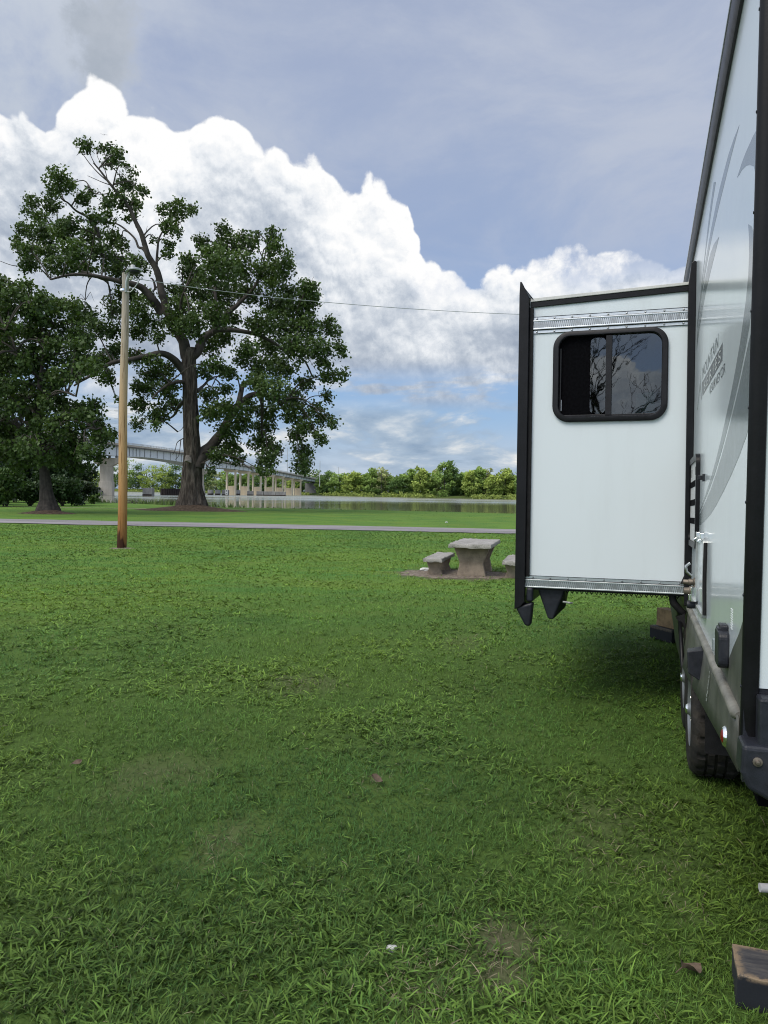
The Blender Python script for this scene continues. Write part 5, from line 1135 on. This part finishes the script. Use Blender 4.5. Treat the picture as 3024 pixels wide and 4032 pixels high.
for i, (px, top, wpx, kd) in enumerate(sorted(prof)):
    xw = (px - CX) / FPX * 400; Y = float(farshore(xw)) + 9 + (i % 3) * 7; xw = (px - CX) / FPX * Y; Y = float(farshore(xw)) + 8 + (i % 3) * 6; xw = (px - CX) / FPX * Y
    h = (at(px, top, Y).z - gz(xw, Y)); far_tree(xw, Y, h, wpx * Y / FPX * 1.5, kd, 'riverside_tree', f'{LOOK[kd]} tree on the far bank, {ORD[i]} rightwards from the bridge end', 'trees along the far bank right of the bridge', 100 + i)
prof2 = [(20, 1850, 80, 'dark'), (120, 1850, 70, 'dark'), (200, 1840, 60, 'green'), (270, 1830, 60, 'green'), (330, 1835, 56, 'yellow'), (395, 1838, 48, 'yellow'), (440, 1822, 54, 'dark'), (490, 1812, 52, 'green'), (545, 1808, 50, 'dark'), (600, 1812, 52, 'yellow'), (650, 1828, 48, 'yellow'), (690, 1822, 50, 'dark'), (800, 1842, 46, 'dark'), (850, 1835, 50, 'pale'), (890, 1846, 44, 'green'), (930, 1850, 44, 'dark'),
         (975, 1850, 44, 'green'), (1020, 1856, 40, 'dark'), (1060, 1858, 40, 'green'), (1105, 1866, 40, 'green'), (1150, 1876, 36, 'yellow'), (1190, 1868, 40, 'dark'), (1228, 1882, 34, 'dark'), (745, 1840, 48, 'green')]
for i, (px, top, wpx, kd) in enumerate(sorted(prof2)):
    Y = 560.
    for _ in range(12): Y = float(farshore((px - CX) / FPX * Y)) + 12 + (i % 3) * 9
    xw = (px - CX) / FPX * Y; h = at(px, top, Y).z - gz(xw, Y)
    far_tree(xw, Y, h, wpx * Y / FPX * 2.0, kd, 'riverside_tree', f'{LOOK[kd]} tree on the far bank beneath the bridge, {ORD[i]} from the left', 'trees along the far bank behind the bridge', 300 + i)
# low brush at the foot of the far bank (reads as one mass)
def brush():
    px = RNG.uniform(-500, 4300, 5200); Y = np.full_like(px, 450.)
    for _ in range(14): Y = farshore((px - CX) / FPX * Y) - 7
    Y += RNG.random(len(px)) * 9; x = (px - CX) / FPX * Y; z = ground_z(x, Y)
    keep = fbm(px * .012, px * .003, 3) > .33; x, Y, z = x[keep], Y[keep], z[keep]
    cen = np.stack([x, Y, z + 1.0], 1); rad = [(1.9, 1.5, 1.5 * q) for q in RNG.uniform(.5, 1.3, len(x))]
    V, T, n = leaf_mesh(cen, rad, [24] * len(x), .6, RNG.uniform(.1, .9, len(x)), .35, 8); o = leaf_obj('bank_foliage', V, T, n, (.13, .19, .045), (.42, .5, .14), M_FAR, None); tag(o, kind='stuff')
brush()
def far_woods():
    px = RNG.uniform(-500, 4300, 3000); Y = np.full_like(px, 450.)
    for _ in range(14): Y = farshore((px - CX) / FPX * Y) + 34
    Y += RNG.random(len(px)) * 14; x = (px - CX) / FPX * Y; z = ground_z(x, Y); top = (10. + 5 * fbm(px * .013, px * .002 + 4, 3)) * np.where(px < 1250, 1.15, .8)
    cen = np.stack([x, Y, z + top * RNG.random(len(x))], 1); V, T, n = leaf_mesh(cen, [(3.2, 2.5, 2.2)] * len(x), [26] * len(x), 1.3, RNG.uniform(0, .6, len(x)), .7, 3)
    o = leaf_obj('far_woods', V, T, n, (.07, .12, .035), (.26, .36, .11), M_FAR, None); tag(o, kind='stuff')
far_woods()

# ------------------------------------------------------------------ bridge
BR = empty('river_bridge', (-89, 239, WATER), 0, 'long concrete and steel girder road bridge crossing the river behind the big tree', 'bridge')
BO = Vector((-89, 239, WATER))
def brp(Y): return float(np.interp(Y, [120, 180, 239, 290, 332, 355, 376, 400, 431, 470, 490, 520, 560, 620], [-92, -87.7, -83.3, -80, -76.8, -74.9, -72.6, -68.4, -62.2, -56.1, -53.1, -49.5, -46, -42]))
prf = [(120, 15.4, 11.4), (180, 15.7, 11.4), (239, 15.5, 11.9), (262, 15.8, 12.6), (300, 16.2, 12.6), (332, 15.9, 11.6), (361, 15.0, 12.2), (400, 14.1, 11.9), (450, 12.8, 10.7), (484, 11.9, 9.8), (530, 11.0, 9.1), (600, 10.3, 8.6)]
PP, _ = spline([(brp(a), a, b) for a, b, c in prf], [0] * len(prf), 6); SS, _ = spline([(brp(a), a, c) for a, b, c in prf], [0] * len(prf), 6)
def sweep(x0, x1, zf0, zf1):
    m = MB(); vs = []
    for p, s in zip(PP, SS):
        a, b = zf0(p, s), zf1(p, s); vs += [Vector((p[0] + x0, p[1], a)) - BO, Vector((p[0] + x1, p[1], a)) - BO, Vector((p[0] + x1, p[1], b)) - BO, Vector((p[0] + x0, p[1], b)) - BO]
    k = len(PP); m.add(vs, [(i * 4 + j, i * 4 + (j + 1) % 4, i * 4 + 4 + (j + 1) % 4, i * 4 + 4 + j) for i in range(k - 1) for j in range(4)] + [(0, 1, 2, 3), tuple(range(4 * k - 4, 4 * k))]); return m
sweep(-8.5, .9, lambda p, s: p[2] - .55, lambda p, s: p[2] - .2).build('deck', M_DECK, BR)
sweep(.78, 1.0, lambda p, s: p[2] - .25, lambda p, s: p[2] + .35).build('parapet', M_PIER, BR)
sweep(-8.6, -8.4, lambda p, s: p[2] - .25, lambda p, s: p[2] + .35).build('parapet', M_PIER, BR)
for xo in (-.1, -2.8, -5.5, -8): sweep(xo - .15, xo, lambda p, s: s[2], lambda p, s: p[2] - .56).build('girder', M_GIRD, BR)
m = MB()
for i in range(0, len(PP)): 
    p = PP[i]; s = SS[i]
    m.box(tuple(Vector((p[0], p[1] - .12, s[2] + .1)) - BO), tuple(Vector((p[0] + .06, p[1] + .12, p[2] - .6)) - BO))
m.build('stiffener', M_DECK, BR)
rl = MB()
for i in range(len(PP) - 1):
    a, b = Vector(PP[i]), Vector(PP[i + 1])
    for t in np.linspace(0, 1, 5)[:-1]: q = a.lerp(b, t) + Vector((.88, 0, .3)); rl.box(tuple(q - BO + Vector((-.06, -.06, 0))), tuple(q - BO + Vector((.06, .06, .65))))
for dz in (.62, .9): rl.tube([Vector(p) - BO + Vector((.88, 0, dz)) for p in PP], .06, 5)
rl.build('railing', M_GALV, BR)
def pier(Y, wcol, wcap, top):
    x = brp(Y) - 3.1; z0 = -1.5
    m = MB(); m.box((x - wcol / 2 + 89, Y - 239 - .9, z0), (x + wcol / 2 + 89, Y - 239 + .9, top - 2.6 - WATER)); 
    m.box((x - wcol / 2 + 89 - .25, Y - 239 - 1.1, z0), (x + wcol / 2 + 89 + .25, Y - 239 + 1.1, 4.2)); pr_ = m.build('pier', M_PIER, BR, bevel=.1)
    xc = x + 89; t = top - WATER; MB().prism([(xc - wcap / 2, t), (xc + wcap / 2, t), (xc + wcap / 2, t - 1.6), (xc + wcol / 2, t - 2.6), (xc - wcol / 2, t - 2.6), (xc - wcap / 2, t - 1.6)], 1, Y - 239 - 1, Y - 239 + 1).build('pier_cap', M_PIER, pr_, bevel=.08)
    for xo in (0, 2.2, 4.4, 6.2): MB().box((brp(Y) - xo - .35 + 89, Y - 239 - .4, t), (brp(Y) - xo + .2 + 89, Y - 239 + .4, t + .72)).build('bearing', M_DECK, pr_)
pier(239, 3.7, 7.6, 11.3); pier(332, 3.4, 7.6, 10.9)
zc = dict()
for Y in (376, 394, 412, 431, 450, 470, 490):
    zt = float(np.interp(Y, [q[0] for q in prf], [q[2] for q in prf])) - .1; x = brp(Y) + 89; y = Y - 239; t = zt - WATER
    bt = MB().prism([(x - 6.0, t), (x + .9, t), (x + .9, t - .5), (x + .2, t - 1.3), (x - 5.1, t - 1.3), (x - 6.0, t - .5)], 1, y - .5, y + .5).build('bent_cap', M_BCONC, BR)
    for xo in (-.35, -4.45): MB().lathe([(.55, -1.5), (.55, t - 1.3)], 16, 2, (x + xo, y, 0)).build('column', M_BCONC, bt, smooth=40)
    MB().box((x - 4.3, y - .3, -1.5), (x - .6, y + .3, 4.4)).build('crash_wall', M_CRASH, bt)
Y = 545; x = brp(Y) + 89; MB().box((x - 9, Y - 239 - 1, -1), (x + 1.2, Y - 239 + 30, 8.4)).build('abutment', M_DECK, BR)
# fender walls, protection cells and sheet piling standing in the river
def cell(px, py0, py1, wpx, Y, mat, label, cat, name, rnd=False, group=None, dpt=3.):
    c = at(px, py1, Y); w = wpx * Y / FPX; h = (py1 - py0) * Y / FPX; o_ = empty(name, (c.x, c.y, WATER), 0, label, cat, group)
    if rnd: MB().lathe([(w / 2, -1.5), (w / 2, h * .93), (w / 2 - .12, h), (0, h)], 28, 2).build('cell_wall', mat, o_, smooth=40); MB().lathe([(w / 2 + .03, -1.5), (w / 2 + .03, h * .3)], 28, 2).build('waterline_band', M_SHEET, o_, smooth=40)
    else:
        m = MB()
        if mat is M_SHEET:
            n = 26
            for i in range(n): m.box((-w / 2 + w * i / n, (-.25 if i % 2 else 0), -1.5), (-w / 2 + w * (i + 1) / n, dpt, h))
        else: m.box((-w / 2, 0, -1.5), (w / 2, dpt, h))
        m.build('wall_panel', mat, o_, bevel=.05)
        if mat is not M_SHEET: MB().box((-w / 2 - .02, -.03, -1.5), (w / 2 + .02, .0, h * .22)).build('waterline_band', M_SHEET, o_)
    return o_
G_ = 'protection walls in the river under the bridge'
cell(579, 1922, 1953, 36, 240, M_DOLPH, 'square grey concrete block in the water right of the near pier', 'concrete block', 'protection_wall')
cell(372, 1920, 1953, 14, 235, M_DOLPH, 'narrow grey concrete block in the water left of the near pier', 'concrete block', 'protection_wall')
cell(690, 1924, 1950, 118, 285, M_SHEET, 'dark rusty sheet-pile wall in the river left of the big trunk', 'sheet piling', 'sheet_pile_wall')
for px, w, lb in ((801, 15, 'round concrete cell in the river touching the right edge of the big trunk'), (829, 23, 'round concrete cell in the river, second from the big trunk'), (857, 22, 'round concrete cell in the river, third from the big trunk'), (938, 15, 'small round concrete cell behind the first pair of bridge columns')):
    cell(px, 1928, 1948, w, 350 if px < 900 else 372, M_DOLPH, lb, 'concrete cell', 'protection_cell', True, 'round concrete cells in the river')
cell(885, 1930, 1952, 24, 330, M_DOLPH, 'dark-footed concrete block carrying the white sign board', 'concrete block', 'protection_wall')
sg = empty('river_sign', at(892, 1952, 328), 0, 'tall white sign board on the water by the first bridge columns', 'sign'); sg.location.z = WATER
MB().box((-.5, -.1, .3), (.5, 0, 2.5)).build('board', M_PVC, sg); MB().box((-.3, -.13, 1.7), (.3, -.1, 2.2)).build('symbol', M_DECALD, sg); MB().box((-.3, -.13, .7), (.3, -.1, .95)).build('symbol', M_DECALD, sg); MB().tube([(0, .1, -1.5), (0, .1, 2.4)], .08, 6).build('post', M_GALV, sg)
for px, w, lb in ((985, 24, 'grey fender wall standing alone between bridge columns'), (1023, 27, 'grey fender wall, left end of the three joined sections'), (1061, 46, 'grey fender wall, middle of the three joined sections'), (1105, 39, 'grey fender wall, right end of the three joined sections')):
    cell(px, 1934, 1951, w, 362, M_DOLPH, lb, 'fender wall', 'fender_wall', False, 'grey fender walls in the river', 1.2)
# driftwood at the water's edge
dw = at(575, 1973, 98); o = empty('driftwood', (dw.x, dw.y, WATER), 0, 'dark forked driftwood branch lying in the shallows left of the big trunk', 'driftwood')
m = MB(); P, R = spline([(-2.8, 0, .05), (-1.4, .1, .32), (-.2, 0, .1), (1.2, .1, .3), (3.0, 0, .12), (4.4, .1, .02)], [.05, .1, .13, .12, .09, .04]); m.tube(P, R, 8); m.tube([(-1.4, .1, .3), (-2.2, 0, .55), (-2.4, 0, .5)], [.07, .05, .03], 6); m.tube([(1.2, .1, .28), (1.7, .1, .5)], [.06, .03], 6); m.build('branch', M_LIMB, o, smooth=60)

# masts and power pole far off
def mast(px, y0, y1, Y, r, label, arms=False):
    b = at(px, y1, Y); t = at(px, y0, Y); o = empty('steel_mast', b, 0, label, 'mast', 'thin masts on the skyline'); h = t.z - b.z
    MB().tube([(0, 0, -4), (0, 0, h)], [r, r * .55], 6).build('shaft', M_GALV, o)
    if arms:
        for k in (.98, .72, .55): MB().box((-1.6, -.1, h * k - .1), (1.6, .1, h * k + .1)).build('crossarm', M_GALV, o)
    return o
mast(1259, 1815, 1890, 470, .30, 'leaning-thin tall mast just right of the bridge end'); mast(1382, 1850, 1885, 470, .22, 'thin mast behind the yellow-green trees right of the bridge'); mast(1333, 1838, 1875, 480, .2, 'thin mast behind the first big tree right of the bridge')
mast(1425, 1860, 1890, 480, .2, 'thinnest mast, rightmost above the far trees'); mast(1131, 1765, 1868, 470, .2, 'slender light mast rising from the bridge deck')
mast(466, 1560, 1757, 262, .16, 'slender power mast with crossarms just left of the light pole', True)
for k, (ya, yb) in enumerate(((1555, 1595), (1590, 1612), (1648, 1690), (1600, 1640))):
    m = MB(); P, R = spline([at(330, ya, 270), at(466, (ya * 2 + yb) / 3 + 8, 262), at(620, yb + 8, 300)], [.035] * 3, 8); m.tube(P, R, 5); o = m.build('power_line', M_GALV); tag(o, 'thin power line crossing the sky between the light pole and big trunk', 'power line', 'power lines between the trees')
# bird high over the broken treetop
bp = at(410, 531, 90); o = empty('bird', bp, .4, 'tiny dark bird flying above the broken treetop', 'bird')
m = MB(); m.add([(0, -.22, 0), (.05, 0, .04), (0, .25, 0), (-.05, 0, .04), (0, 0, -.05), (-.5, .02, .09), (.5, .02, .09), (-.2, .1, .06), (.2, .1, .06)], [(0, 1, 4), (1, 2, 4), (2, 3, 4), (3, 0, 4), (0, 3, 1), (1, 3, 2), (3, 5, 7), (1, 8, 6)]); m.build('body', M_RUBBER, o)
# bare-limbed tree behind the photographer, mirrored in the window
bt = empty('bare_tree', (-7.4, -14.5, 0), 0, 'bare-branched tree mirrored in the slide-out window', 'tree'); rs = random.Random(5)
def grow(m, p, d, L, r, n):
    e = p + d * L + Vector((0, 0, .04 * L)); m.tube([p, (p + e) / 2 + Vector((rs.uniform(-1, 1), rs.uniform(-1, 1), rs.uniform(-1, 1))) * L * .08, e], [r, r * .85, r * .65], 6, False)
    if n:
        for _ in range(3 if n > 2 else 2): grow(m, e, (d + Vector((rs.uniform(-1, 1), rs.uniform(-1, 1), rs.uniform(-.45, .7))) * .75).normalized(), L * rs.uniform(.6, .85), r * .6, n - 1)
m = MB(); grow(m, Vector((0, 0, -.1)), Vector((.1, 0, 1)).normalized(), 2.5, .15, 6); m.build('trunk', M_LIMB, bt)

make_grass()
